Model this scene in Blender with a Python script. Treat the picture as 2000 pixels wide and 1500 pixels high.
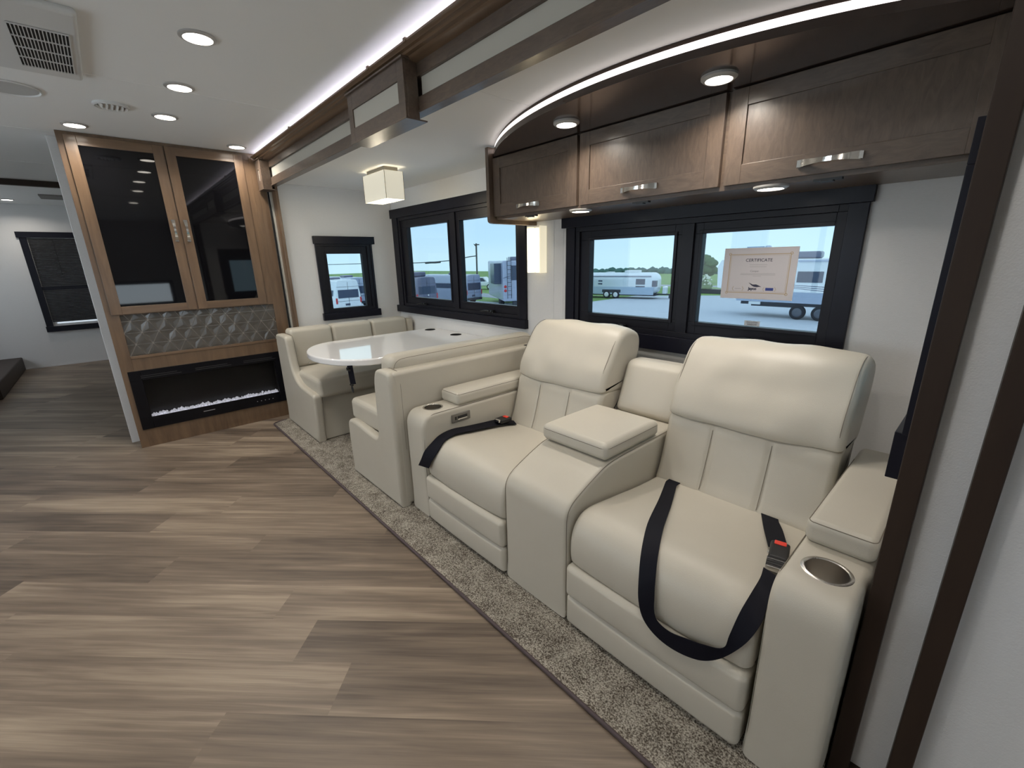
import bpy, math, random
from mathutils import Vector, Matrix, noise
random.seed(7)
R = math.radians
for o in list(bpy.data.objects):
    bpy.data.objects.remove(o)
SC = bpy.context.scene
COL = SC.collection
# ------------------------------------------------------------------ camera, world, sun, exposure
cd = bpy.data.cameras.new('camera')
cam = bpy.data.objects.new('camera', cd)
COL.objects.link(cam)
cd.sensor_width = 36.0
cd.lens = 849.27 / 2000 * 36
cd.clip_start = 0.02
cd.clip_end = 600
yaw, pitch, roll = R(138.0900), R(-15.9651), R(-1.30167)
fw = Vector((math.cos(pitch) * math.cos(yaw), math.cos(pitch) * math.sin(yaw), math.sin(pitch)))
rt = Vector((math.sin(yaw), -math.cos(yaw), 0))
up = rt.cross(fw)
r2 = rt * math.cos(roll) + up * math.sin(roll)
u2 = -rt * math.sin(roll) + up * math.cos(roll)
m = Matrix((r2, u2, -fw)).transposed().to_4x4()
m.translation = Vector((0, 0, 1.5))
cam.matrix_world = m
SC.camera = cam

W = bpy.data.worlds.new('world')
SC.world = W
W.use_nodes = True
wn = W.node_tree
bg = wn.nodes['Background']
tc = wn.nodes.new('ShaderNodeTexCoord')
sep = wn.nodes.new('ShaderNodeSeparateXYZ')
wn.links.new(tc.outputs['Generated'], sep.inputs[0])
ramp = wn.nodes.new('ShaderNodeValToRGB')
ramp.color_ramp.elements[0].position = 0.0
ramp.color_ramp.elements[0].color = (0.84, 0.95, 1.0, 1)
ramp.color_ramp.elements[1].position = 0.45
ramp.color_ramp.elements[1].color = (0.92, 0.95, 1.0, 1)
e = ramp.color_ramp.elements.new(0.075)
e.color = (0.72, 0.86, 1.0, 1)
e = ramp.color_ramp.elements.new(0.17)
e.color = (0.88, 0.98, 1.0, 1)
wn.links.new(sep.outputs['Z'], ramp.inputs[0])
nz = wn.nodes.new('ShaderNodeTexNoise')
nz.inputs['Scale'].default_value = 3.0
mp = wn.nodes.new('ShaderNodeMapping')
mp.inputs['Scale'].default_value = (1, 1, 5)
wn.links.new(tc.outputs['Generated'], mp.inputs[0])
wn.links.new(mp.outputs[0], nz.inputs['Vector'])
mxw = wn.nodes.new('ShaderNodeMixRGB')
mxw.blend_type = 'SOFT_LIGHT'
mxw.inputs[0].default_value = 0.5
wn.links.new(ramp.outputs[0], mxw.inputs[1])
wn.links.new(nz.outputs['Fac'], mxw.inputs[2])
wn.links.new(mxw.outputs[0], bg.inputs[0])
bg.inputs[1].default_value = 4.7

SC.view_settings.view_transform = 'Standard'
SC.view_settings.look = 'None'
SC.view_settings.gamma = 1.0
SC.view_settings.exposure = 0.05
SC.view_settings.use_curve_mapping = False
SC.cycles.use_denoising = True
SC.cycles.max_bounces = 10
SC.cycles.diffuse_bounces = 5
SC.cycles.glossy_bounces = 5
SC.cycles.transparent_max_bounces = 12
SC.cycles.sample_clamp_indirect = 4.0
SC.cycles.caustics_reflective = False
SC.cycles.caustics_refractive = False

# ------------------------------------------------------------------ materials
MATS = {}


def mat(name, col=(0.8, 0.8, 0.8), rough=0.5, metal=0.0, emit=None, es=0.0, var=None, vs=(8, 8, 8), vamt=0.15,
        bump=0.0, bs=200.0, coat=0.0, spec=0.5, detail=4, bstretch=None, dist=0.0):
    if name in MATS:
        return MATS[name]
    M = bpy.data.materials.new(name)
    M.use_nodes = True
    nt = M.node_tree
    b = nt.nodes['Principled BSDF']
    b.inputs['Base Color'].default_value = (*col, 1)
    b.inputs['Roughness'].default_value = rough
    b.inputs['Metallic'].default_value = metal
    b.inputs['Specular IOR Level'].default_value = spec
    if coat:
        b.inputs['Coat Weight'].default_value = coat
        b.inputs['Coat Roughness'].default_value = 0.12
    if emit:
        b.inputs['Emission Color'].default_value = (*emit, 1)
        b.inputs['Emission Strength'].default_value = es
    t = nt.nodes.new('ShaderNodeTexCoord')
    if var is not None:
        mpn = nt.nodes.new('ShaderNodeMapping')
        mpn.inputs['Scale'].default_value = vs
        nt.links.new(t.outputs['Object'], mpn.inputs[0])
        n = nt.nodes.new('ShaderNodeTexNoise')
        n.inputs['Scale'].default_value = 1.0
        n.inputs['Detail'].default_value = detail
        n.inputs['Roughness'].default_value = 0.6
        n.inputs['Distortion'].default_value = dist
        nt.links.new(mpn.outputs[0], n.inputs['Vector'])
        rp = nt.nodes.new('ShaderNodeValToRGB')
        rp.color_ramp.elements[0].position = 0.5 - vamt
        rp.color_ramp.elements[0].color = (*col, 1)
        rp.color_ramp.elements[1].position = 0.5 + vamt
        rp.color_ramp.elements[1].color = (*var, 1)
        nt.links.new(n.outputs['Fac'], rp.inputs[0])
        nt.links.new(rp.outputs[0], b.inputs['Base Color'])
    if bump:
        n2 = nt.nodes.new('ShaderNodeTexNoise')
        n2.inputs['Scale'].default_value = bs
        n2.inputs['Detail'].default_value = 3
        if bstretch:
            m2 = nt.nodes.new('ShaderNodeMapping')
            m2.inputs['Scale'].default_value = bstretch
            nt.links.new(t.outputs['Object'], m2.inputs[0])
            nt.links.new(m2.outputs[0], n2.inputs['Vector'])
        else:
            nt.links.new(t.outputs['Object'], n2.inputs['Vector'])
        bp = nt.nodes.new('ShaderNodeBump')
        bp.inputs['Strength'].default_value = bump
        bp.inputs['Distance'].default_value = 0.002
        nt.links.new(n2.outputs['Fac'], bp.inputs['Height'])
        nt.links.new(bp.outputs[0], b.inputs['Normal'])
    MATS[name] = M
    return M


def glass(name, tint=(1, 1, 1), ior=1.45):
    M = bpy.data.materials.new(name)
    M.use_nodes = True
    nt = M.node_tree
    nt.nodes.clear()
    out = nt.nodes.new('ShaderNodeOutputMaterial')
    tr = nt.nodes.new('ShaderNodeBsdfTransparent')
    tr.inputs[0].default_value = (*tint, 1)
    gl = nt.nodes.new('ShaderNodeBsdfGlossy')
    gl.inputs['Roughness'].default_value = 0.02
    gl.inputs[0].default_value = (1, 1, 1, 1)
    fr = nt.nodes.new('ShaderNodeFresnel')
    fr.inputs[0].default_value = ior
    mx = nt.nodes.new('ShaderNodeMixShader')
    geo = nt.nodes.new('ShaderNodeNewGeometry')
    front = nt.nodes.new('ShaderNodeMath')
    front.operation = 'MULTIPLY_ADD'
    front.inputs[1].default_value = -1.0
    front.inputs[2].default_value = 1.0
    nt.links.new(geo.outputs['Backfacing'], front.inputs[0])
    ml = nt.nodes.new('ShaderNodeMath')
    ml.operation = 'MULTIPLY'
    nt.links.new(fr.outputs[0], ml.inputs[0])
    nt.links.new(front.outputs[0], ml.inputs[1])
    nt.links.new(ml.outputs[0], mx.inputs[0])
    nt.links.new(tr.outputs[0], mx.inputs[1])
    nt.links.new(gl.outputs[0], mx.inputs[2])
    nt.links.new(mx.outputs[0], out.inputs[0])
    MATS[name] = M
    return M


WALL = mat('wall_panel', (0.70, 0.695, 0.69), 0.55, var=(0.65, 0.645, 0.64), vs=(60, 60, 300), vamt=0.3, bump=0.35, bs=260)
CEIL = mat('ceiling_panel', (0.80, 0.80, 0.79), 0.6, bump=0.15, bs=300)
WOOD_V = mat('maple_vertical', (0.180, 0.112, 0.064), 0.34, var=(0.105, 0.065, 0.039), vs=(22, 22, 2.2), vamt=0.22, coat=0.2, bump=0.08, bs=1, bstretch=(300, 300, 20), dist=0.6)
WOOD_HX = mat('maple_horizontal', (0.180, 0.112, 0.064), 0.34, var=(0.105, 0.065, 0.039), vs=(2.2, 22, 22), vamt=0.22, coat=0.2, bump=0.08, bs=1, bstretch=(20, 300, 300), dist=0.6)
WOOD_HY = mat('maple_crosswise', (0.180, 0.112, 0.064), 0.34, var=(0.105, 0.065, 0.039), vs=(22, 2.2, 22), vamt=0.22, coat=0.2, bump=0.08, bs=1, bstretch=(300, 20, 300), dist=0.6)
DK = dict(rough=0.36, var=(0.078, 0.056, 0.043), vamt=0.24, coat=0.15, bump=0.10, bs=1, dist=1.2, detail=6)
SHADED_WOOD_V = mat('shaded_maple_vertical', (0.140, 0.098, 0.070), vs=(45, 45, 12), bstretch=(300, 300, 20), **DK)  # same maple stain, darkened: the weaker light up there is put into the colour
SHADED_WOOD_HX = mat('shaded_maple_horizontal', (0.140, 0.098, 0.070), vs=(12, 45, 45), bstretch=(20, 300, 300), **DK)
WOODG = mat('dark_gloss_panel', (0.048, 0.031, 0.026), 0.16, var=(0.034, 0.022, 0.019), vs=(3, 12, 12), vamt=0.25, coat=0.5)
WOODD = mat('dark_stained_trim', (0.038, 0.025, 0.018), 0.45, spec=0.2, var=(0.028, 0.018, 0.014), vs=(20, 20, 3), vamt=0.25)
BTRIM = mat('black_window_trim', (0.0075, 0.0078, 0.015), 0.33, spec=0.22, var=(0.006, 0.006, 0.011), vs=(30, 30, 30), vamt=0.3, bump=0.05, bs=150)
BFRAME = mat('black_window_frame', (0.010, 0.010, 0.015), 0.38, spec=0.22)
BGLASS = mat('black_glass', (0.004, 0.004, 0.005), 0.03, spec=0.42)
BEZELG = mat('black_bezel', (0.005, 0.005, 0.007), 0.22, spec=0.2)
BLACK = mat('black_plastic', (0.008, 0.008, 0.009), 0.4)
BMATTE = mat('black_gap', (0.004, 0.004, 0.004), 0.8)
LEATHER = mat('cream_leather', (0.51, 0.474, 0.402), 0.42, var=(0.485, 0.45, 0.38), vs=(5, 5, 5), vamt=0.3, bump=0.22, bs=420)
VINYL = mat('beige_bench_vinyl', (0.49, 0.455, 0.385), 0.46, var=(0.46, 0.425, 0.355), vs=(5, 5, 5), vamt=0.3, bump=0.22, bs=420)
SEAM = mat('seam_thread', (0.17, 0.145, 0.115), 0.7)
NICKEL = mat('brushed_nickel', (0.72, 0.70, 0.66), 0.16, 1.0, bump=0.5, bs=30)
STEEL = mat('stainless_steel', (0.66, 0.63, 0.59), 0.24, 1.0, bump=0.35, bs=1, bstretch=(260, 260, 4))
CHROME = mat('chrome_rim', (0.85, 0.85, 0.86), 0.1, 1.0)
WEB = mat('black_webbing', (0.004, 0.0042, 0.009), 0.6, bump=0.1, bs=500, spec=0.15)
RED = mat('red_button', (0.75, 0.05, 0.03), 0.35)
WHITEP = mat('white_plastic', (0.62, 0.62, 0.61), 0.4)
CREAMSTRIP = mat('cream_fabric_strip', (0.50, 0.475, 0.41), 0.6, bump=0.3, bs=500)
TABLE = mat('glossy_white_tabletop', (0.80, 0.79, 0.785), 0.035, spec=0.75, coat=0.3)
LED = mat('led_lens', (1, 1, 1), 0.5, emit=(1, 0.93, 0.82), es=14)
LEDSTRIP = mat('led_strip', (1, 1, 1), 0.5, emit=(1, 0.90, 0.87), es=1.7)
COVELED = mat('cove_led', (1, 1, 1), 0.5, emit=(0.84, 0.82, 1.0), es=17)
SHADE = mat('lit_lamp_shade', (0.75, 0.71, 0.6), 0.6, emit=(1, 0.93, 0.74), es=0.42)
SHADEB = mat('lit_lamp_diffuser', (0.9, 0.9, 0.88), 0.6, emit=(0.95, 0.97, 1.0), es=1.2)
PAPER = mat('certificate_paper', (0.62, 0.585, 0.60), 0.6, emit=None)
GOLD = mat('gold_print', (0.48, 0.36, 0.22), 0.5)
INK = mat('dark_print', (0.03, 0.03, 0.06), 0.5)
GREYINK = mat('grey_print', (0.30, 0.29, 0.30), 0.5)
BLUEINK = mat('blue_print', (0.03, 0.05, 0.25), 0.5)
GLASS = glass('window_glass', (0.375, 0.437, 0.465), 1.35)
CLEAR = glass('clear_glass', (0.97, 0.98, 1.0), 1.35)
TILE = mat('grey_glazed_tile', (0.105, 0.094, 0.083), 0.13, var=(0.075, 0.068, 0.06), vs=(9, 9, 9), vamt=0.25, spec=0.45)
GROUT = mat('pale_grout', (0.50, 0.47, 0.43), 0.8)
BEZEL = mat('light_bezel', (0.42, 0.40, 0.38), 0.35)
CRYSTAL = mat('white_fire_crystals', (0.80, 0.81, 0.86), 0.2, emit=(0.9, 0.9, 1.0), es=0.38)
FIREIN = mat('fireplace_interior', (0.030, 0.027, 0.025), 0.35, var=(0.018, 0.017, 0.016), vs=(3, 3, 8), vamt=0.3)
BLIND = mat('black_blind', (0.006, 0.006, 0.007), 0.5)
BIND = mat('carpet_binding', (0.075, 0.055, 0.058), 0.8)


def carpet_mat():
    M = bpy.data.materials.new('beige_grey_carpet')
    M.use_nodes = True
    nt = M.node_tree
    b = nt.nodes['Principled BSDF']
    b.inputs['Roughness'].default_value = 0.95
    b.inputs['Specular IOR Level'].default_value = 0.1
    t = nt.nodes.new('ShaderNodeTexCoord')
    n = nt.nodes.new('ShaderNodeTexNoise')
    n.inputs['Scale'].default_value = 190
    n.inputs['Detail'].default_value = 2
    n3 = nt.nodes.new('ShaderNodeTexNoise')
    n3.inputs['Scale'].default_value = 13
    n3.inputs['Detail'].default_value = 3
    nt.links.new(t.outputs['Object'], n.inputs['Vector'])
    nt.links.new(t.outputs['Object'], n3.inputs['Vector'])
    ad = nt.nodes.new('ShaderNodeMath')
    ad.operation = 'MULTIPLY_ADD'
    nt.links.new(n3.outputs['Fac'], ad.inputs[0])
    ad.inputs[1].default_value = 0.30
    nt.links.new(n.outputs['Fac'], ad.inputs[2])
    rp = nt.nodes.new('ShaderNodeValToRGB')
    rp.color_ramp.elements[0].position = 0.50
    rp.color_ramp.elements[0].color = (0.085, 0.070, 0.055, 1)
    rp.color_ramp.elements[1].position = 0.82
    rp.color_ramp.elements[1].color = (0.50, 0.46, 0.39, 1)
    nt.links.new(ad.outputs[0], rp.inputs[0])
    nt.links.new(rp.outputs[0], b.inputs['Base Color'])
    bp = nt.nodes.new('ShaderNodeBump')
    bp.inputs['Strength'].default_value = 1.0
    bp.inputs['Distance'].default_value = 0.006
    nt.links.new(n.outputs['Fac'], bp.inputs['Height'])
    nt.links.new(bp.outputs[0], b.inputs['Normal'])
    return M


CARPET = carpet_mat()


def floor_mat():
    M = bpy.data.materials.new('vinyl_wood_planks')
    M.use_nodes = True
    nt = M.node_tree
    b = nt.nodes['Principled BSDF']
    b.inputs['Roughness'].default_value = 0.42
    b.inputs['Specular IOR Level'].default_value = 0.35
    uv = nt.nodes.new('ShaderNodeAttribute')
    uv.attribute_name = 'plank_uv'
    at = nt.nodes.new('ShaderNodeAttribute')
    at.attribute_name = 'plank_tone'
    L = nt.links.new

    def mapn(s):
        q = nt.nodes.new('ShaderNodeMapping')
        q.inputs['Scale'].default_value = s
        L(uv.outputs['Vector'], q.inputs[0])
        return q

    def noi(s, sc, det, dist=0):
        q = nt.nodes.new('ShaderNodeTexNoise')
        q.inputs['Scale'].default_value = sc
        q.inputs['Detail'].default_value = det
        q.inputs['Distortion'].default_value = dist
        L(mapn(s).outputs[0], q.inputs['Vector'])
        return q.outputs['Fac']
    a = noi((0.9, 9, 1), 1.0, 3, 0.5)
    c = noi((2.0, 45, 1), 1.0, 5, 1.0)
    d = noi((5, 320, 1), 1.0, 2)
    wv = nt.nodes.new('ShaderNodeTexWave')
    wv.wave_type = 'BANDS'
    wv.bands_direction = 'Y'
    wv.inputs['Scale'].default_value = 1.0
    wv.inputs['Distortion'].default_value = 9.0
    wv.inputs['Detail'].default_value = 2.0
    wv.inputs['Detail Scale'].default_value = 0.7
    L(mapn((1.1, 9, 1)).outputs[0], wv.inputs['Vector'])

    def madd(x, k, y):
        q = nt.nodes.new('ShaderNodeMath')
        q.operation = 'MULTIPLY_ADD'
        L(x, q.inputs[0])
        q.inputs[1].default_value = k
        if hasattr(y, 'default_value'):
            L(y, q.inputs[2])
        else:
            q.inputs[2].default_value = y
        return q.outputs[0]
    s = madd(a, 0.95, -0.20)
    s = madd(c, 0.40, s)
    s = madd(d, 0.22, s)
    s = madd(wv.outputs['Fac'], 0.06, s)
    s = madd(at.outputs['Fac'], 0.26, s)
    rp = nt.nodes.new('ShaderNodeValToRGB')
    els = rp.color_ramp.elements
    els[0].position = 0.38
    els[0].color = (0.095, 0.072, 0.055, 1)
    els[1].position = 0.98
    els[1].color = (0.37, 0.295, 0.217, 1)
    e = els.new(0.68)
    e.color = (0.200, 0.153, 0.113, 1)
    L(s, rp.inputs[0])
    L(rp.outputs[0], b.inputs['Base Color'])
    bp = nt.nodes.new('ShaderNodeBump')
    bp.inputs['Strength'].default_value = 0.12
    bp.inputs['Distance'].default_value = 0.001
    L(d, bp.inputs['Height'])
    L(bp.outputs[0], b.inputs['Normal'])
    return M


FLOORM = floor_mat()

# ------------------------------------------------------------------ mesh helpers
WL = {}  # world location of each root


class MB:
    def __init__(s, xf=None):
        s.v, s.f, s.m, s.xf, s.soft = [], [], [], xf, False

    def add(s, vs, fs, mi=0):
        o = len(s.v)
        if s.xf:
            vs = [s.xf(*p) for p in vs]
        s.v += [tuple(p) for p in vs]
        s.f += [tuple(i + o for i in f) for f in fs]
        s.m += [mi] * len(fs)
        return s

    def box(s, a, b, mi=0):
        x0, x1 = sorted((a[0], b[0]))
        y0, y1 = sorted((a[1], b[1]))
        z0, z1 = sorted((a[2], b[2]))
        vs = [(x0, y0, z0), (x1, y0, z0), (x1, y1, z0), (x0, y1, z0), (x0, y0, z1), (x1, y0, z1), (x1, y1, z1), (x0, y1, z1)]
        return s.add(vs, [(0, 3, 2, 1), (4, 5, 6, 7), (0, 1, 5, 4), (1, 2, 6, 5), (2, 3, 7, 6), (3, 0, 4, 7)], mi)

    def rbox(s, a, b, r, mi=0, k=3, mdiv=6, puff=(0, 0, 0), xf=None, seed=None, namp=0.0, nsc=6.0):
        lo = [min(a[i], b[i]) for i in range(3)]
        hi = [max(a[i], b[i]) for i in range(3)]
        c = [(lo[i] + hi[i]) / 2 for i in range(3)]
        h = [(hi[i] - lo[i]) / 2 for i in range(3)]
        r = min(r, *[q * 0.999 for q in h])
        ax = []
        for i in range(3):
            L = []
            for j in range(k):
                L.append(-(h[i] - r) - r * math.tan(R(45) * (k - j) / k))
            n = max(1, mdiv)
            for j in range(n + 1):
                L.append(-(h[i] - r) + 2 * (h[i] - r) * j / n)
            for j in range(k):
                L.append((h[i] - r) + r * math.tan(R(45) * (j + 1) / k))
            ax.append(L)
        idx, vs, fs = {}, [], []

        def V(i, j, l):
            key = (i, j, l)
            if key in idx:
                return idx[key]
            q = (ax[0][i], ax[1][j], ax[2][l])
            inn = [max(-(h[t] - r), min(h[t] - r, q[t])) for t in range(3)]
            d = Vector([q[t] - inn[t] for t in range(3)])
            if d.length > 1e-9:
                d = d.normalized()
            p = [inn[t] + r * d[t] for t in range(3)]
            u = [q[t] / h[t] for t in range(3)]
            for t in range(3):
                if puff[t]:
                    o1, o2 = [w for w in range(3) if w != t]
                    g = max(0, 1 - u[o1] ** 2) * max(0, 1 - u[o2] ** 2)
                    p[t] += puff[t] * (g ** 0.6) * (1 if u[t] > 0 else -1) * abs(u[t])
            p = Vector([p[t] + c[t] for t in range(3)])
            if namp:
                p += d * namp * noise.noise(p * nsc + Vector((seed or 0, 0, 0)))
            if xf:
                p = Vector(xf(p))
            idx[key] = len(vs)
            vs.append(tuple(p))
            return idx[key]
        N = [len(a_) - 1 for a_ in ax]
        for j in range(N[1]):
            for l in range(N[2]):
                fs.append((V(0, j, l), V(0, j, l + 1), V(0, j + 1, l + 1), V(0, j + 1, l)))
                fs.append((V(N[0], j, l), V(N[0], j + 1, l), V(N[0], j + 1, l + 1), V(N[0], j, l + 1)))
        for i in range(N[0]):
            for l in range(N[2]):
                fs.append((V(i, 0, l), V(i + 1, 0, l), V(i + 1, 0, l + 1), V(i, 0, l + 1)))
                fs.append((V(i, N[1], l), V(i, N[1], l + 1), V(i + 1, N[1], l + 1), V(i + 1, N[1], l)))
        for i in range(N[0]):
            for j in range(N[1]):
                fs.append((V(i, j, 0), V(i, j + 1, 0), V(i + 1, j + 1, 0), V(i + 1, j, 0)))
                fs.append((V(i, j, N[2]), V(i + 1, j, N[2]), V(i + 1, j + 1, N[2]), V(i, j + 1, N[2])))
        s.soft = True
        return s.add(vs, fs, mi)

    def prism(s, poly, a, b, axis='z', mi=0):
        # poly: list of 2D points in the plane normal to axis
        n = len(poly)
        f3 = {'z': lambda p, t: (p[0], p[1], t), 'y': lambda p, t: (p[0], t, p[1]), 'x': lambda p, t: (t, p[0], p[1])}[axis]
        vs = [f3(p, a) for p in poly] + [f3(p, b) for p in poly]
        fs = [tuple(range(n))[::-1], tuple(range(n, 2 * n))] + [(i, (i + 1) % n, n + (i + 1) % n, n + i) for i in range(n)]
        return s.add(vs, fs, mi)

    def loft(s, poly, a, b, axis='x', r=0.02, k=4, mi=0, puff=0.0, nmid=6, chan=None, chd=0.006, sm=3, noi=0.0, seed=0, pf=None):
        """closed outline swept along an axis with rounded end edges"""
        pts = cat(poly, sm) if sm else poly
        n = len(pts)
        area = sum(pts[i][0] * pts[(i + 1) % n][1] - pts[(i + 1) % n][0] * pts[i][1] for i in range(n))
        sg = 1 if area > 0 else -1
        nor = []
        for i in range(n):
            d = Vector(pts[(i + 1) % n]) - Vector(pts[i - 1])
            d = Vector((d[1], -d[0])) * sg
            nor.append(d.normalized() if d.length > 1e-9 else Vector((0, 0)))
        secs = []
        for j in range(k + 1):
            th = R(90) * (1 - j / k)
            secs.append((a + r * (1 - math.sin(th)), r * (1 - math.cos(th))))
        L = (b - r) - (a + r)
        mids = [j / nmid for j in range(1, nmid)]
        if chan:
            for cc in chan:
                w = 0.012 / L
                mids += [cc - 2 * w, cc - w, cc, cc + w, cc + 2 * w]
        for t in sorted(mids):
            secs.append((a + r + t * L, 0.0))
        for j in range(k + 1):
            th = R(90) * (j / k)
            secs.append((b - r * (1 - math.sin(th)), r * (1 - math.cos(th))))
        f3 = {'x': lambda p, t: (t, p[0], p[1]), 'y': lambda p, t: (p[0], t, p[1])}[axis]
        vs, fs = [], []
        for t, ins in secs:
            u = (t - a) / (b - a)
            pu = puff * max(0, 1 - (2 * u - 1) ** 2) ** 0.7
            if chan:
                for cc in chan:
                    dd = abs(t - (a + r + cc * L))
                    pu -= chd * math.exp(-(dd / 0.012) ** 2)
            for i, p in enumerate(pts):
                w = pf(p) if pf else 1.0
                q = Vector(p) + nor[i] * (pu * w - ins)
                P = Vector(f3(q, t))
                if noi:
                    nn = nor[i] * noi * noise.noise(P * 7 + Vector((seed, 0, 0)))
                    P = Vector(f3(q + nn, t))
                vs.append(tuple(P))
        for j in range(len(secs) - 1):
            for i in range(n):
                q = (j * n + i, j * n + (i + 1) % n, (j + 1) * n + (i + 1) % n, (j + 1) * n + i)
                fs.append(q)
        fs.append(tuple(range(n))[::-1])
        fs.append(tuple(range((len(secs) - 1) * n, len(secs) * n)))
        s.soft = True
        return s.add(vs, fs, mi)

    def tube(s, pts, r, mi=0, seg=8, closed=False, cap=True):
        P = [Vector(p) for p in pts]
        n = len(P)
        vs, fs = [], []
        prev = None
        for i in range(n):
            if closed:
                t = (P[(i + 1) % n] - P[i - 1])
            else:
                t = P[min(i + 1, n - 1)] - P[max(i - 1, 0)]
            t.normalize()
            if prev is None:
                u = t.orthogonal().normalized()
            else:
                u = (prev - t * prev.dot(t))
                u = u.normalized() if u.length > 1e-6 else t.orthogonal().normalized()
            prev = u
            w = t.cross(u)
            for j in range(seg):
                a = 2 * math.pi * j / seg
                vs.append(tuple(P[i] + (u * math.cos(a) + w * math.sin(a)) * r))
        m_ = n if closed else n - 1
        for i in range(m_):
            for j in range(seg):
                a, b = i * seg, ((i + 1) % n) * seg
                fs.append((a + j, a + (j + 1) % seg, b + (j + 1) % seg, b + j))
        if not closed and cap:
            fs.append(tuple(range(seg))[::-1])
            fs.append(tuple(range((n - 1) * seg, n * seg)))
        return s.add(vs, fs, mi)

    def lathe(s, prof, c, mi=0, seg=32, axis='z', close=False):
        vs, fs = [], []
        for j in range(seg):
            a = 2 * math.pi * j / seg
            for r, h in prof:
                x, y = r * math.cos(a), r * math.sin(a)
                p = {'z': (c[0] + x, c[1] + y, c[2] + h), 'y': (c[0] + x, c[1] + h, c[2] + y), 'x': (c[0] + h, c[1] + x, c[2] + y)}[axis]
                vs.append(p)
        n = len(prof)
        for j in range(seg):
            a, b = j * n, ((j + 1) % seg) * n
            for i in range(n - 1 if not close else n):
                fs.append((a + i, b + i, b + (i + 1) % n, a + (i + 1) % n))
        return s.add(vs, fs, mi)

    def ribbon(s, A, B, th=0.0015, mi=0):
        n = len(A)
        A = [Vector(p) for p in A]
        B = [Vector(p) for p in B]
        vs = []
        for i in range(n):
            d = (A[min(i + 1, n - 1)] - A[max(i - 1, 0)])
            nn = d.cross(B[i] - A[i])
            nn = nn.normalized() * th if nn.length > 1e-9 else Vector((0, 0, th))
            vs += [tuple(A[i] + nn), tuple(B[i] + nn), tuple(B[i] - nn), tuple(A[i] - nn)]
        fs = []
        for i in range(n - 1):
            for j in range(4):
                fs.append((i * 4 + j, i * 4 + (j + 1) % 4, (i + 1) * 4 + (j + 1) % 4, (i + 1) * 4 + j))
        fs += [(3, 2, 1, 0), tuple((n - 1) * 4 + j for j in range(4))]
        return s.add(vs, fs, mi)

    def build(s, name, mats, parent=None, loc=None, bevel=0.0, smooth=38, local=False, seg=2):
        if not isinstance(mats, (list, tuple)):
            mats = [mats]
        me = bpy.data.meshes.new(name)
        base = Vector((0, 0, 0))
        if not local:
            if parent is not None:
                base = WL.get(parent.name, Vector((0, 0, 0)))
            elif loc is not None:
                base = Vector(loc)
            elif s.v:
                xs = [p[0] for p in s.v]
                ys = [p[1] for p in s.v]
                zs = [p[2] for p in s.v]
                base = Vector(((min(xs) + max(xs)) / 2, (min(ys) + max(ys)) / 2, min(zs)))
        me.from_pydata([tuple(Vector(p) - base) for p in s.v], [], s.f)
        for q in mats:
            me.materials.append(q)
        for p, mi in zip(me.polygons, s.m):
            p.material_index = mi
            p.use_smooth = len(p.vertices) <= 6
        me.update()
        import bmesh as _b
        bm = _b.new()
        bm.from_mesh(me)
        _b.ops.recalc_face_normals(bm, faces=bm.faces)
        bm.to_mesh(me)
        bm.free()
        me.set_sharp_from_angle(angle=R(smooth))
        o = bpy.data.objects.new(name, me)
        COL.objects.link(o)
        if parent is not None:
            o.parent = parent
            WL[o.name] = base
        else:
            o.location = base
            WL[o.name] = base
        if s.soft and not bevel:
            w_ = o.modifiers.new('weighted', 'WEIGHTED_NORMAL')
            w_.keep_sharp = True
            w_.weight = 80
        if bevel:
            bv = o.modifiers.new('bevel', 'BEVEL')
            bv.width = bevel
            bv.segments = seg
            bv.limit_method = 'ANGLE'
            bv.angle_limit = R(40)
            bv.harden_normals = True
        return o


def herm(P0, P1, P2, P3, t):
    d0, d1, d2 = (P1 - P0).length + 1e-9, (P2 - P1).length + 1e-9, (P3 - P2).length + 1e-9
    m1 = (P2 - P0).normalized() * min(d1, 1.4 * d0)
    m2 = (P3 - P1).normalized() * min(d1, 1.4 * d2)
    t2, t3 = t * t, t * t * t
    return P1 * (2 * t3 - 3 * t2 + 1) + m1 * (t3 - 2 * t2 + t) + P2 * (3 * t2 - 2 * t3) + m2 * (t3 - t2)


def cat(pts, k):
    """closed Catmull-Rom with corner points kept when given as (x, y, 1)"""
    n = len(pts)
    out = []
    for i in range(n):
        p0, p1, p2, p3 = pts[i - 1], pts[i], pts[(i + 1) % n], pts[(i + 2) % n]
        c1 = len(p1) > 2
        c2 = len(p2) > 2
        P0, P1, P2, P3 = [Vector(p[:2]) for p in (p0, p1, p2, p3)]
        if c1:
            P0 = P1 * 2 - P2
        if c2:
            P3 = P2 * 2 - P1
        kk = 1 if (c1 and c2) else k
        for j in range(kk):
            t = j / kk
            q = herm(P0, P1, P2, P3, t)
            out.append((q[0], q[1]))
    return out


def spl(pts, k=6):
    """open Catmull-Rom through 3D points"""
    P = [Vector(p) for p in pts]
    P = [P[0] * 2 - P[1]] + P + [P[-1] * 2 - P[-2]]
    out = []
    for i in range(1, len(P) - 2):
        for j in range(k):
            t = j / k
            out.append(herm(P[i - 1], P[i], P[i + 1], P[i + 2], t))
    out.append(P[-2])
    return out


def tag(o, label=None, category=None, group=None, kind=None):
    if label:
        o['label'] = label
    if category:
        o['category'] = category
    if group:
        o['group'] = group
    if kind:
        o['kind'] = kind
    return o


def thing(name, label, category, loc, group=None, rz=0.0, kind=None):
    o = bpy.data.objects.new(name, None)
    o.empty_display_size = 0.1
    COL.objects.link(o)
    o.location = loc
    o.rotation_euler = (0, 0, rz)
    WL[o.name] = Vector(loc)
    return tag(o, label, category, group, kind)


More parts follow.
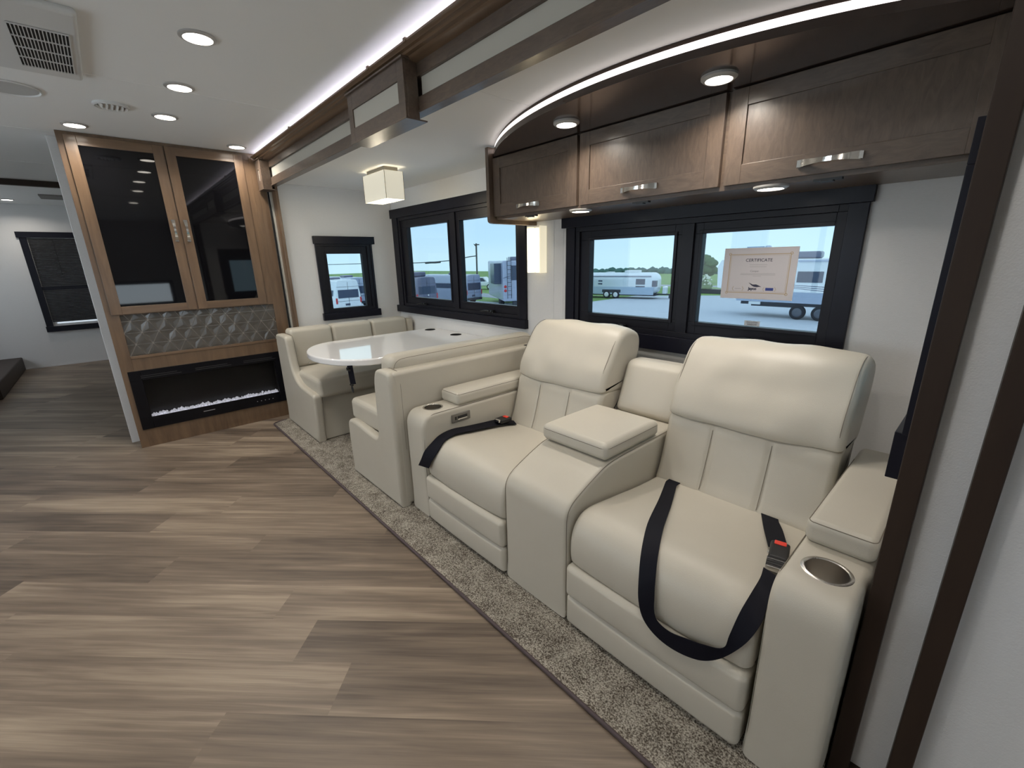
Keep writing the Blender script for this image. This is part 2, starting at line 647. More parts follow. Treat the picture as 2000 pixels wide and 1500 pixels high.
def dup(root, loc, label=None, rz=None, group=None):
    kids = [(c, list(c.children)) for c in root.children]
    r = root.copy()
    COL.objects.link(r)
    r.location = loc
    if rz is not None:
        r.rotation_euler = (0, 0, rz)
    if label:
        r['label'] = label
    if group:
        r['group'] = group
    for ch, gs in kids:
        c = ch.copy()
        COL.objects.link(c)
        c.parent = r
        for g in gs:
            d = g.copy()
            COL.objects.link(d)
            d.parent = c
    return r


def struct(o):
    o['kind'] = 'structure'
    return o


def cut_holes(o, holes):
    """sink round pockets into a part: holes = [(x, y, ztop, r, depth)] in world coordinates"""
    base = WL[o.name]
    mb = MB()
    for x, y, z, r, d in holes:
        mb.lathe([(0, 0.05), (r, 0.05), (r, -d), (0, -d)], (x, y, z), seg=40)
    for md in list(o.modifiers):
        o.modifiers.remove(md)
    me = bpy.data.meshes.new('tmp')
    me.from_pydata([tuple(Vector(p) - base) for p in mb.v], [], mb.f)
    import bmesh as _b
    bm = _b.new()
    bm.from_mesh(me)
    _b.ops.remove_doubles(bm, verts=bm.verts, dist=1e-6)
    _b.ops.recalc_face_normals(bm, faces=bm.faces)
    bm.to_mesh(me)
    bm.free()
    c = bpy.data.objects.new('tmp', me)
    COL.objects.link(c)
    c.matrix_world = Matrix.Translation(base)
    par = o.parent
    o.parent = None
    loc = o.location.copy()
    o.location = base
    md = o.modifiers.new('b', 'BOOLEAN')
    md.operation = 'DIFFERENCE'
    md.object = c
    md.solver = 'EXACT'
    bpy.context.view_layer.update()
    dg = bpy.context.evaluated_depsgraph_get()
    nm = bpy.data.meshes.new_from_object(o.evaluated_get(dg))
    nm.name = o.data.name
    o.modifiers.clear()
    o.data = nm
    nm.set_sharp_from_angle(angle=R(38))
    w_ = o.modifiers.new('weighted', 'WEIGHTED_NORMAL')
    w_.keep_sharp = True
    w_.weight = 80
    o.parent = par
    o.location = loc
    bpy.data.objects.remove(c)


def text_mesh(txt, size, mat_, place, name, parent=None, extrude=0.0004, bold=0.0, align='CENTER'):
    """letters as flat mesh; place(u, v, w) maps text plane to world"""
    cu = bpy.data.curves.new('t', 'FONT')
    cu.body = txt
    cu.size = size
    cu.align_x = align
    cu.extrude = extrude
    cu.offset = bold
    cu.resolution_u = 4
    ob = bpy.data.objects.new('t', cu)
    COL.objects.link(ob)
    bpy.context.view_layer.update()
    dg = bpy.context.evaluated_depsgraph_get()
    me = bpy.data.meshes.new_from_object(ob.evaluated_get(dg))
    bpy.data.objects.remove(ob)
    mb = MB()
    mb.add([place(v.co.x, v.co.y, v.co.z) for v in me.vertices], [tuple(p.vertices) for p in me.polygons])
    bpy.data.meshes.remove(me)
    return mb.build(name, mat_, parent)

# ------------------------------------------------------------------ the room shell
YW = 2.45      # inner face of the slide's long wall
XL, XR = -4.64, -0.074   # inner faces of the slide's end walls
ZC, ZS = 2.46, 2.22      # main ceiling, slide ceiling


def holed(mb, s0, s1, t0, t1, holes, d0, d1):
    S = sorted({s0, s1, *[h[0] for h in holes], *[h[1] for h in holes]})
    T = sorted({t0, t1, *[h[2] for h in holes], *[h[3] for h in holes]})
    for i in range(len(S) - 1):
        for j in range(len(T) - 1):
            cs, ct = (S[i] + S[i + 1]) / 2, (T[j] + T[j + 1]) / 2
            if any(h[0] < cs < h[1] and h[2] < ct < h[3] for h in holes):
                continue
            mb.box((S[i], d0, T[j]), (S[i + 1], d1, T[j + 1]))
    return mb


# floor: individual diagonal planks in one sheet
def build_floor():
    c45 = math.cos(R(45))
    pw, pl = 0.205, 1.41
    known = {-1: -1.085, 0: -0.723, 2: -1.16, 3: -1.92, 4: -1.557, 6: -1.985, 7: -2.763}
    vs, fs, tones, uvs = [], [], [], []
    rnd = random.Random(3)
    for k in range(-24, 46):
        v0 = 1.095 + k * pw
        off = known.get(k, rnd.uniform(0, pl))
        off = off - math.floor(off / pl) * pl
        for j in range(-8, 6):
            u0 = off + j * pl
            u1 = u0 + pl
            tone = rnd.uniform(-0.5, 0.55)
            r1, r3 = rnd.uniform(0, 50), rnd.uniform(0, 50)
            quad = [(u0, v0), (u1, v0), (u1, v0 + pw), (u0, v0 + pw)]
            W_ = [((u - v) * c45, (u + v) * c45) for u, v in quad]
            if all(x < -10.6 or x > 3.4 or y < -2.5 or y > 1.45 for x, y in W_):
                continue
            o = len(vs)
            vs += [(x, y, 0.0) for x, y in W_]
            fs.append((o, o + 1, o + 2, o + 3))
            tones += [tone] * 4
            uvs += [(u + r1, v * 1.0 + r3, r1) for u, v in quad]
    me = bpy.data.meshes.new('floor')
    me.from_pydata(vs, [], fs)
    a = me.attributes.new('plank_tone', 'FLOAT', 'CORNER')
    a.data.foreach_set('value', tones)
    b = me.attributes.new('plank_uv', 'FLOAT_VECTOR', 'CORNER')
    b.data.foreach_set('vector', [c for q in uvs for c in q])
    me.materials.append(FLOORM)
    import bmesh as _b
    bm = _b.new()
    bm.from_mesh(me)
    for co, no in (((-10.6, 0, 0), (-1, 0, 0)), ((3.4, 0, 0), (1, 0, 0)), ((0, -2.5, 0), (0, -1, 0)), ((0, 1.4, 0), (0, 1, 0))):
        g = bm.verts[:] + bm.edges[:] + bm.faces[:]
        _b.ops.bisect_plane(bm, geom=g, plane_co=co, plane_no=no, clear_outer=True)
    bm.to_mesh(me)
    bm.free()
    o = bpy.data.objects.new('floor', me)
    COL.objects.link(o)
    return struct(o)


build_floor()
struct(MB().box((-4.70, 1.0, -0.06), (0.02, 2.51, -0.002)).build('floor', WOODD))      # slide-out deck below the carpet

cb = MB().box((-10.6, -2.5, ZC), (3.4, 1.42, ZC + 0.05))
for x in (-3.35, -4.82, -6.25, -1.0, 0.4):
    cb.tube([(x, -2.5, ZC + 0.0015), (x, 1.3, ZC + 0.0015)], 0.0035, seg=6)
struct(cb.build('ceiling', CEIL))
sb = MB().box((-4.72, 1.32, ZS), (0.04, 2.51, ZS + 0.05))
sb.tube([(-1.72, 1.32, ZS), (-1.72, 2.45, ZS)], 0.002, seg=6)
struct(sb.build('ceiling', CEIL))

HB = (-2.03, -0.51, 1.035, 1.70)       # big window opening (x0, x1, z0, z1)
HM = (-4.50, -2.60, 1.03, 1.955)       # dinette window opening
HS = (1.60, 2.155, 1.01, 1.70)         # end windows (y0, y1, z0, z1)
struct(holed(MB(), -4.72, 0.0, 0.0, ZS, [HB, HM], YW, YW + 0.06).build('wall_outer', WALL, smooth=20))
struct(holed(MB(lambda s, d, t: (XL - d, s, t)), 1.30, YW, 0.0, ZS, [HS], 0, 0.06).build('wall_left', WALL, smooth=20))
struct(holed(MB(lambda s, d, t: (XR + d, s, t)), 1.36, YW, 0.0, ZS, [HS], 0, 0.06).build('wall_right', WALL, smooth=20))
# panel battens on the long wall
for x in (-2.245, -2.155):
    struct(MB().box((x - 0.006, YW - 0.002, 0.0), (x + 0.006, YW, 1.76)).build('trim_1', WALL))
# main body walls
struct(MB().box((-10.6, 1.42, 0), (-4.80, 1.48, ZC)).build('wall_front', WALL))
struct(MB().box((0.08, 1.335, 0), (3.4, 1.40, ZC)).build('wall_galley', WALL))
struct(MB().box((-10.16, -2.5, 0), (-10.10, 1.42, ZC)).build('wall_far', WALL))
struct(MB().box((-5.01, -0.12, 0), (-4.96, -0.02, ZC)).box((-5.10, -0.12, 0), (-5.01, 1.42, ZC)).build('wall_partition', WALL, bevel=0.004))
struct(MB().box((-10.10, -1.6, 0), (-10.088, -0.1, 0.022)).build('baseboard_far', WALL))
# opposite side: unseen windows added for fill light; rear end seen in reflections
OW = [(-9.4, -8.2, 0.9, 1.8), (-4.9, -3.0, 0.95, 1.9), (-2.5, -1.1, 0.95, 1.9)]
struct(holed(MB(), -10.6, 3.4, 0, ZC, OW, -2.56, -2.50).build('wall_opposite', WALL, smooth=20))
EW = [(0.05, 1.05, 0.75, 1.15), (-1.5, -0.5, 0.9, 1.9)]
struct(holed(MB(lambda s, d, t: (3.40 + d, s, t)), -2.5, 1.42, 0, ZC, EW, 0, 0.06).build('wall_rear', WALL, smooth=20))

# slide opening surround: left jamb, right jamb posts
struct(MB().box((-4.74, 1.262, 0.0), (-4.725, 1.275, 2.19)).build('trim_2', BMATTE))
struct(MB().box((-4.735, 1.282, 0.0), (-4.715, 1.294, 2.19)).build('trim_3', CREAMSTRIP))
struct(MB().box((-4.72, 1.295, 0.0), (-4.60, 1.318, 2.19)).build('trim_4', WOOD_V, bevel=0.003))
struct(MB().box((-0.081, 1.30, 0.0), (-0.036, 1.36, 2.30)).build('trim_5', WOODD, bevel=0.003))
struct(MB().box((-0.036, 1.345, 0.0), (0.036, 1.40, 2.42)).build('wall_strip', WALL))
struct(MB().box((-0.036, 1.332, 0.0), (0.036, 1.345, 0.05)).build('baseboard_right', WOODD))
struct(MB().box((0.036, 1.28, 0.0), (0.080, 1.38, ZC)).build('trim_6', WOODD, bevel=0.003))

# fascia (valance) over the slide opening with cove lighting
va = thing('slide_out_valance', 'shaded wood valance with cream inlay strips across the top of the seating alcove', 'valance', (-2.4, 1.3, 2.19))
MB().box((-4.73, 1.27, 2.19), (0.034, 1.31, 2.252)).box((-4.73, 1.30, 2.252), (0.034, 1.31, 2.335)).box((-4.73, 1.27, 2.335), (0.034, 1.31, 2.405)).box((-4.73, 1.262, 2.183), (0.034, 1.318, 2.192)).build('fascia_board', SHADED_WOOD_HX, va, bevel=0.002)
MB().box((-4.57, 1.285, 2.253), (-2.67, 1.2995, 2.334)).box((-2.02, 1.285, 2.253), (0.03, 1.2995, 2.334)).build('inlay_strip', CREAMSTRIP, va)
cr = MB()
cr.prism([(1.168, 2.430), (1.168, 2.422), (1.180, 2.418), (1.184, 2.412), (1.198, 2.410), (1.204, 2.403), (1.222, 2.401), (1.230, 2.393), (1.27, 2.388), (1.27, 2.405), (1.31, 2.405), (1.31, 2.410), (1.262, 2.410), (1.258, 2.400), (1.225, 2.406), (1.190, 2.416), (1.176, 2.430)], -4.72, 0.034, 'x')
for x in (-2.32, -1.95, -3.6):
    cr.box((x - 0.010, 1.164, 2.420), (x + 0.010, 1.176, 2.436))
cr.build('crown_molding', WOOD_HX, va)  # lighter wood than the fascia: cove light put into its colour
MB().box((-4.70, 1.232, 2.4065), (0.0, 1.252, 2.411)).build('cove_light_strip', COVELED, va)


def block(x0, x1, ix0, ix1):
    b = MB()
    y0, y1 = 1.195, 1.269
    b.box((x0, y0 + 0.012, 2.155), (x1, y1, 2.395))
    for q in ((x0, ix0, 2.155, 2.395), (ix1, x1, 2.155, 2.395), (ix0, ix1, 2.155, 2.225), (ix0, ix1, 2.315, 2.395)):
        if q[1] - q[0] > 0.001:
            b.box((q[0], y0, q[2]), (q[1], y0 + 0.012, q[3]))
    b.box((x0 - 0.010, y0 - 0.010, 2.393), (x1 + 0.010, y1, 2.402))
    b.box((x0 - 0.003, y0 - 0.003, 2.149), (x1 + 0.003, y1 + 0.04, 2.156))
    o = b.build('corbel_block', SHADED_WOOD_HX, va, bevel=0.0015)
    MB().box((ix0, y0 + 0.006, 2.226), (ix1, y0 + 0.0119, 2.314)).build('inlay_panel', CREAMSTRIP, o)
    return o


block(-2.655, -2.03, -2.60, -2.09)
block(-4.725, -4.575, -4.67, -4.635)
# far ceiling trim and step
struct(MB().box((-7.50, -2.5, 2.40), (-7.44, 1.42, ZC)).build('trim_7', WOODD))
tag(MB().box((-10.08, -2.45, 0.0), (-7.9, -1.215, 0.20)).build('carpeted_step', WOODD, bevel=0.012), 'dark brown step at the far left end of the floor', 'step')

# carpet on the slide floor
cp = MB()
cp.prism([(-4.52, 0.935), (-0.10, 0.935), (-0.086, 1.29), (-0.086, 2.448), (-4.635, 2.448), (-4.635, 1.32), (-4.60, 1.16), (-4.55, 1.0)], 0.0, 0.0125, 'z')
cpo = cp.build('carpet', CARPET, bevel=0.002)
tag(cpo, 'beige grey cut pile carpet under the recliners and dinette', 'carpet')
MB().tube(spl([(-4.57, 1.06, 0.010), (-4.545, 0.955, 0.010), (-4.51, 0.928, 0.010), (-4.3, 0.928, 0.010), (-2.0, 0.928, 0.010), (-0.5, 0.928, 0.010), (-0.10, 0.928, 0.010)]), 0.0075, seg=8).build('carpet_binding', BIND, cpo)


# ------------------------------------------------------------------ windows
def window(n, xf, H, glassrects, header, sill, side, gd=-0.02, sd=0.022):
    """xf maps (s, d, t): s along wall, d out of the wall into the room, t up"""
    s0, s1, t0, t1 = H
    root = thing('window_%d' % n, None, None, Vector(xf((s0 + s1) / 2, 0, t0)), kind='structure')
    b = MB(xf)
    hs0, hs1, ht0, ht1 = header
    b.box((hs0, 0, ht0), (hs1, (0.008 + sd) if sd < 0.03 else sd, ht1))
    ss0, ss1, st0, st1 = sill
    b.box((ss0, 0, st0), (ss1, 0.016 + sd, st1))
    b.box((side[0], 0, st1), (s0, sd, ht0))
    b.box((s1, 0, st1), (side[1], sd, ht0))
    if ht0 > t1:
        b.box((s0, 0, t1), (s1, 0.02, ht0))
    b.build('window_casing', BTRIM, root, bevel=0.002)
    f = MB(xf)
    # outer frame ring
    holed(f, s0, s1, t0, t1, [(s0 + 0.035, s1 - 0.035, t0 + 0.03, t1 - 0.03)], -0.05, 0.012)
    inner = [(g[0], g[1], g[2], g[3]) for g in glassrects]
    holed(f, s0 + 0.035, s1 - 0.035, t0 + 0.03, t1 - 0.03, inner, -0.045, -0.004)
    for g in inner:   # stepped glazing bead
        e = 0.018
        holed(f, g[0] - e, g[1] + e, g[2] - e, g[3] + e, [g], -0.004, 0.004)
    if len(inner) == 2:
        mx = (inner[0][1] + inner[1][0]) / 2
        f.box((mx - 0.035, -0.004, t0 + 0.03), (mx + 0.035, 0.010, t1 - 0.03))
    f.build('window_frame', BFRAME, root, bevel=0.0015)
    for g in glassrects:
        MB(xf).box((g[0] - 0.004, gd - 0.002, g[2] - 0.004), (g[1] + 0.004, gd + 0.002, g[3] + 0.004)).build('glass_pane', GLASS, root)
    return root


xo = lambda s, d, t: (s, YW - d, t)
w2 = window(2, xo, HB, [(-1.912, -1.311, 1.133, 1.614), (-1.147, -0.552, 1.133, 1.614)], (-2.145, -0.425, 1.70, 1.782), (-2.13, -0.425, 0.945, 1.035), (-2.108, -0.437))
w1 = window(1, xo, HM, [(-4.333, -3.580, 1.132, 1.848), (-3.387, -2.640, 1.132, 1.848)], (-4.635, -2.50, 1.955, 2.043), (-4.635, -2.515, 0.958, 1.03), (-4.61, -2.52))
xs = lambda s, d, t: (XL + d, s, t)
w3 = window(3, xs, HS, [(1.692, 2.062, 1.050, 1.596)], (1.574, 2.206, 1.69, 1.765), (1.573, 2.200, 0.938, 1.01), (1.585, 2.175))
xr = lambda s, d, t: (XR - d, s, t)
w4 = window(4, xr, HS, [(1.692, 2.062, 1.050, 1.596)], (1.545, 2.206, 1.69, 1.79), (1.56, 2.200, 0.87, 1.01), (1.545, 2.175), sd=0.036)
# window cranks
for root, xs_ in ((w2, (-1.62, -0.80)), (w1, (-4.05, -2.95))):
    for x in xs_:
        c = MB()
        z = 1.06
        c.box((x - 0.03, YW - 0.03, z), (x + 0.03, YW - 0.008, z + 0.02))
        c.tube([(x - 0.02, YW - 0.035, z + 0.012), (x - 0.06, YW - 0.042, z + 0.016), (x - 0.13, YW - 0.04, z + 0.006)], 0.006)
        c.tube([(x + 0.0, YW - 0.035, z + 0.016), (x + 0.03, YW - 0.05, z + 0.01)], 0.007)
        c.build('window_crank', BLACK, root)
# far room window with closed black blinds
HF = (-0.83, -0.03, 0.62, 1.98)
xf_ = lambda s, d, t: (-10.10 + d, s, t)
w5 = thing('window_5', None, None, (-10.09, -0.4, 0.6), kind='structure')
b = MB(xf_)
b.box((-0.875, 0, 1.98), (0.02, 0.035, 2.065))
b.box((-0.86, 0, 0.55), (0.02, 0.045, 0.635))
b.box((-0.85, 0, 0.635), (-0.77, 0.028, 1.98))
b.box((-0.06, 0, 0.635), (0.01, 0.028, 1.98))
b.box((-0.77, 0, 1.20), (-0.06, 0.014, 1.25))
b.build('window_casing', BTRIM, w5, bevel=0.002)
b = MB(xf_)
for i in range(52):
    z = 0.70 + i * 0.0245
    b.box((-0.765, 0.004 + (i % 2) * 0.001, z), (-0.065, 0.010, z + 0.021))
b.tube([(-0.50, 0.016, 1.95), (-0.50, 0.016, 1.42)], 0.003)
b.build('window_blind', BLIND, w5)
MB(xf_).box((-0.72, 0.004, 0.672), (-0.065, 0.006, 0.690)).build('daylight_gap', mat('daylight_gap', (0.8, 0.9, 1), 0.5, emit=(0.8, 0.9, 1.0), es=0.6), w5)
# unseen fill windows added on the opposite wall, reflected ones on the rear wall
for k, (a, b_, c, d) in enumerate(OW):
    r_ = thing('window_%d' % (6 + k), None, None, ((a + b_) / 2, -2.5, c), kind='structure')
    q = MB()
    holed(q, a - 0.07, b_ + 0.07, c - 0.07, d + 0.07, [(a, b_, c, d)], -2.50, -2.475)
    q.box(((a + b_) / 2 - 0.03, -2.54, c), ((a + b_) / 2 + 0.03, -2.48, d))
    q.build('window_casing', BTRIM, r_)
    MB().box((a, -2.532, c), (b_, -2.528, d)).build('glass_pane', CLEAR, r_)
for k, (a, b_, c, d) in enumerate(EW):
    r_ = thing('window_%d' % (9 + k), None, None, (3.4, (a + b_) / 2, c), kind='structure')
    q = MB(lambda s, d_, t: (3.40 - d_, s, t))
    holed(q, a - 0.07, b_ + 0.07, c - 0.07, d + 0.07, [(a, b_, c, d)], 0.0, 0.025)
    q.build('window_casing', BTRIM, r_)
    MB().box((3.428, a, c), (3.432, b_, d)).build('glass_pane', CLEAR, r_)


# ------------------------------------------------------------------ fireplace cabinet
def handle(parent, xf, L=0.17):
    """hammered bow handle; xf maps (along, out, across)"""
    b = MB(xf)
    n = 14
    vs, fs = [], []
    rnd = random.Random(5)
    for i in range(n + 1):
        t = i / n * 2 - 1
        w = 0.0075 + 0.0065 * abs(t) ** 1.6
        out = 0.026 * (1 - abs(t) ** 3.0) + 0.006
        th = 0.0035
        tw = rnd.uniform(-0.0025, 0.0025) if 0 < i < n else 0
        a = t * L / 2
        vs += [(a, out + tw, -w), (a, out - tw, w), (a, out - tw - th * 1.5, w), (a, out + tw - th * 1.5, -w)]
    for i in range(n):
        for j in range(4):
            fs.append((i * 4 + j, i * 4 + (j + 1) % 4, i * 4 + 4 + (j + 1) % 4, i * 4 + 4 + j))
    fs += [(0, 1, 2, 3), tuple(n * 4 + j for j in (3, 2, 1, 0))]
    b.add(vs, fs)
    for e_ in (-1, 1):
        b.box((e_ * L / 2 - 0.006, 0, -0.012), (e_ * L / 2 + 0.006, 0.010, 0.012))
    return b.build('handle', NICKEL, parent, smooth=12)


XC = -4.74
cab = thing('entertainment_cabinet', 'tall maple cabinet with two black glass doors, tile band and fireplace below', 'cabinet', (-4.85, 0.6, 0))
cb = MB()
cb.box((XC - 0.02, -0.063, 0.0), (XC, 0.02, ZC - 0.001))               # left stile
cb.box((XC - 0.02, 1.155, 0.0), (XC, 1.262, ZC - 0.001))               # right stile
cb.box((XC - 0.02, 1.092, 1.16), (XC, 1.155, 2.40))
cb.box((XC - 0.02, 0.50, 1.16), (XC, 0.59, 2.40))
cb.box((XC - 0.02, 0.02, 2.40), (XC, 1.155, ZC - 0.001))
cb.box((XC - 0.02, 0.02, 0.0), (XC, 1.155, 0.16))
cb.box((XC - 0.02, 0.02, 0.668), (XC, 1.155, 0.775))
cb.box((XC - 0.02, 0.02, 1.135), (XC, 1.155, 1.16))
cb.box((XC - 0.24, -0.063, 0.0), (XC - 0.02, -0.045, ZC - 0.001))
cb.box((XC - 0.24, 1.245, 0.0), (XC - 0.02, 1.262, ZC - 0.001))
cb.box((XC - 0.24, -0.045, 1.135), (XC - 0.02, 1.245, 1.155))
cb.build('cabinet_frame', WOOD_V, cab, bevel=0.0015)
MB().box((XC - 0.24, -0.04, 1.16), (XC - 0.235, 1.24, 2.45)).build('back_panel', BMATTE, cab)
MB().box((XC - 0.004, 0.02, 0.775), (XC + 0.006, 1.155, 0.798)).build('shelf_edge', WOOD_HY, cab, bevel=0.002)


def cdoor(y0, y1, hy):
    z0, z1 = 1.142, 2.435
    x0, x1 = XC + 0.001, XC + 0.022
    w = 0.068
    b = MB()
    b.box((x0, y0, z0), (x1, y0 + w, z1))
    b.box((x0, y1 - w, z0), (x1, y1, z1))
    b.box((x0, y0 + w - 0.0005, z0), (x1 - 0.001, y1 - w + 0.0005, z0 + 0.062), 1).box((x0, y0 + w - 0.0005, z1 - 0.065), (x1 - 0.001, y1 - w + 0.0005, z1), 1)
    d = b.build('door', [WOOD_V, WOOD_HY], cab, bevel=0.002)
    MB().box((x0 + 0.004, y0 + w - 0.003, z0 + 0.059), (x0 + 0.010, y1 - w + 0.003, z1 - 0.062)).build('glass_panel', BGLASS, d)
    handle(d, lambda a, o, c: (x1 + o, hy + c, 1.792 + a), 0.16)
    return d


cdoor(-0.026, 0.543, 0.505)
cdoor(0.552, 1.100, 0.588)

# triangle tile band
tb = MB()
ty0, ty1, tz0, tz1 = 0.02, 1.155, 0.798, 1.135
xw = XC - 0.016
tb.box((xw - 0.004, ty0, tz0), (xw - 0.001, ty1, tz1), 0)
rh = 0.097
rw = 0.112
tiles = MB()


def clip(poly):
    for ax, lim, sg in ((0, ty0, 1), (0, ty1, -1), (1, tz0, 1), (1, tz1, -1)):
        out = []
        for i in range(len(poly)):
            p, q = poly[i - 1], poly[i]
            pi, qi = (p[ax] - lim) * sg >= 0, (q[ax] - lim) * sg >= 0
            if pi != qi:
                t = (lim - p[ax]) / (q[ax] - p[ax])
                out.append((p[0] + (q[0] - p[0]) * t, p[1] + (q[1] - p[1]) * t))
            if qi:
                out.append(q)
        poly = out
        if not poly:
            return []
    return poly


rnd = random.Random(11)
for r in range(-1, 4):
    zb = 0.860 + (r - 1) * rh + 0.028
    for c in range(-2, 13):
        for upd in (0, 1):
            yb = ty0 + c * rw + (r % 2) * rw / 2
            tri = [(yb, zb), (yb + rw, zb), (yb + rw / 2, zb + rh)] if not upd else [(yb + rw / 2, zb + rh), (yb + rw, zb), (yb + 1.5 * rw, zb + rh)]
            cx = sum(p[0] for p in tri) / 3
            cz = sum(p[1] for p in tri) / 3
            tri = [(cx + (p[0] - cx) * 0.93, cz + (p[1] - cz) * 0.93) for p in tri]
            pol = clip(tri)
            if len(pol) < 3:
                continue
            mx = sum(p[0] for p in pol) / len(pol) + rnd.uniform(-0.01, 0.01)
            mz = sum(p[1] for p in pol) / len(pol) + rnd.uniform(-0.008, 0.008)
            n = len(pol)
            dd = -0.0035 if upd else 0.003
            vs = [(xw, p[0], p[1]) for p in pol] + [(xw + 0.004, p[0], p[1]) for p in pol] + [(xw + 0.004 + dd * 0.8, mx, mz)]
            fs = [(i, (i + 1) % n, n + (i + 1) % n, n + i) for i in range(n)] + [(n + i, n + (i + 1) % n, 2 * n) for i in range(n)]
            tiles.add(vs, fs, 1)
tb.v_off = 0
o_ = len(tb.v)
tb.v += tiles.v
tb.f += [tuple(i + o_ for i in f) for f in tiles.f]
tb.m += tiles.m
tb.build('backsplash', [GROUT, TILE], cab, smooth=1)

# electric fireplace
fp = thing('electric_fireplace', 'wide black electric fireplace with a row of white crystals, set into the maple cabinet', 'fireplace', (XC, 0.55, 0.16))
fy0, fy1, fz0, fz1 = -0.026, 1.135, 0.160, 0.672
b = MB()
holed_ = lambda mb, a, b_, c, d, hs, d0, d1: holed(mb, a, b_, c, d, hs, d0, d1)
fx = MB(lambda s, d, t: (XC + d, s, t))
holed(fx, fy0, fy1, fz0, fz1, [(0.055, 1.075, 0.262, 0.588)], 0.001, 0.012)
fx.build('bezel', BEZELG, fp, bevel=0.002)
b = MB()
b.box((XC - 0.11, 0.03, 0.235), (XC - 0.105, 1.10, 0.60))
b.box((XC - 0.11, 0.03, 0.235), (XC, 1.10, 0.25))
b.box((XC - 0.11, 0.03, 0.59), (XC, 1.10, 0.60))
b.box((XC - 0.11, 0.03, 0.25), (XC, 0.045, 0.59))
b.box((XC - 0.11, 1.085, 0.25), (XC, 1.10, 0.59))
b.build('firebox', FIREIN, fp)
MB().box((XC + 0.004, 0.05, 0.257), (XC + 0.007, 1.08, 0.593)).build('front_glass', glass('smoked_glass', (0.75, 0.75, 0.75), 1.18), fp)
b = MB()
for k in range(3):
    ya = 0.03 + k * 0.38
    b.box((XC + 0.0118, ya + 0.02, 0.607), (XC + 0.0128, ya + 0.30, 0.612))
    b.box((XC + 0.0118, ya + 0.02, 0.622), (XC + 0.0128, ya + 0.27, 0.627))
b.build('vent_slot', mat('vent_grey', (0.02, 0.02, 0.022), 0.5), fp)
b = MB()
rnd = random.Random(2)
for i in range(420):
    y = rnd.uniform(0.06, 1.07)
    x = XC - rnd.uniform(0.012, 0.075)
    s = rnd.uniform(0.006, 0.013)
    z = 0.252 + rnd.uniform(0, 0.022)
    vs = [(x + rnd.uniform(-s, s) * 0.3 + a * s, y + b2 * s, z + c * s) for a, b2, c in ((1, 0, 0), (-1, 0, 0), (0, 1, 0), (0, -1, 0), (0, 0, 1.2), (0, 0, -1))]
    b.add(vs, [(0, 2, 4), (2, 1, 4), (1, 3, 4), (3, 0, 4), (2, 0, 5), (1, 2, 5), (3, 1, 5), (0, 3, 5)])
b.box((XC - 0.08, 0.06, 0.2505), (XC - 0.01, 1.07, 0.258))
tag(b.build('crystal_bed', CRYSTAL, fp, smooth=5), kind='stuff')
for k in range(5):
    MB().box((XC + 0.0121, 0.86 + k * 0.035, 0.205), (XC + 0.0128, 0.868 + k * 0.035, 0.211)).build('touch_button', GREYINK, fp)
MB().box((XC + 0.0121, 0.42, 0.214), (XC + 0.0128, 0.51, 0.220)).build('logo_bar', GREYINK, fp)

# ------------------------------------------------------------------ overhead cabinet with curved soffit
oc = thing('overhead_cabinet', 'shaded maple overhead cabinet with three lift-up doors and a curved lit soffit', 'cabinet', (-1.25, 2.25, 1.765))
YF = 2.052
b = MB()
b.box((-2.41, YF + 0.004, 1.765), (-0.084, YF + 0.022, 2.143))          # face frame behind the doors
b.box((-2.41, YF + 0.022, 1.765), (-0.084, YW - 0.002, 1.783))           # bottom
b.box((-2.41, YF + 0.022, 2.125), (-0.084, YW - 0.002, 2.143))
b.build('cabinet_body', SHADED_WOOD_HX, oc, bevel=0.001)
b = MB()
pl = [(2.0, 2.205, 1), (2.0, 1.78), (2.003, 1.752), (2.015, 1.742), (2.04, 1.738), (2.449, 1.738, 1), (2.449, 2.205, 1)]
b.prism(cat(pl, 4), -2.442, -2.412, 'x')
b.build('end_panel', SHADED_WOOD_V, oc, bevel=0.002)


def arc(x):
    cx, Rr = -1.18, 1.95
    return 1.605 + (Rr - math.sqrt(Rr * Rr - (x - cx) ** 2))


xsn = [-2.43 + i * (2.346) / 40 for i in range(41)]
poly = [(x, arc(x)) for x in xsn] + [(-0.084, 2.449), (-2.43, 2.449)]
MB().prism(poly, 2.1435, 2.172, 'z').build('soffit_panel', WOODG, oc, bevel=0.001)
poly2 = [(x, arc(x) + 0.022) for x in xsn] + [(-0.084, 2.449), (-2.43, 2.449)]
MB().prism(poly2, 2.172, ZS - 0.002, 'z').build('soffit_riser', WOODD, oc)
st = MB()
A_ = [(x, arc(x) + 0.021) for x in xsn]
vs, fs = [], []
for x, y in A_:
    vs += [(x, y, 2.176), (x, y - 0.009, 2.176), (x, y - 0.009, 2.200), (x, y, 2.200)]
for i in range(len(A_) - 1):
    for j in range(4):
        fs.append((i * 4 + j, i * 4 + (j + 1) % 4, i * 4 + 4 + (j + 1) % 4, i * 4 + 4 + j))
fs += [(0, 1, 2, 3), tuple(len(A_) * 4 - 1 - j for j in range(4))]
st.add(vs, fs)
st.build('led_strip', LEDSTRIP, oc)


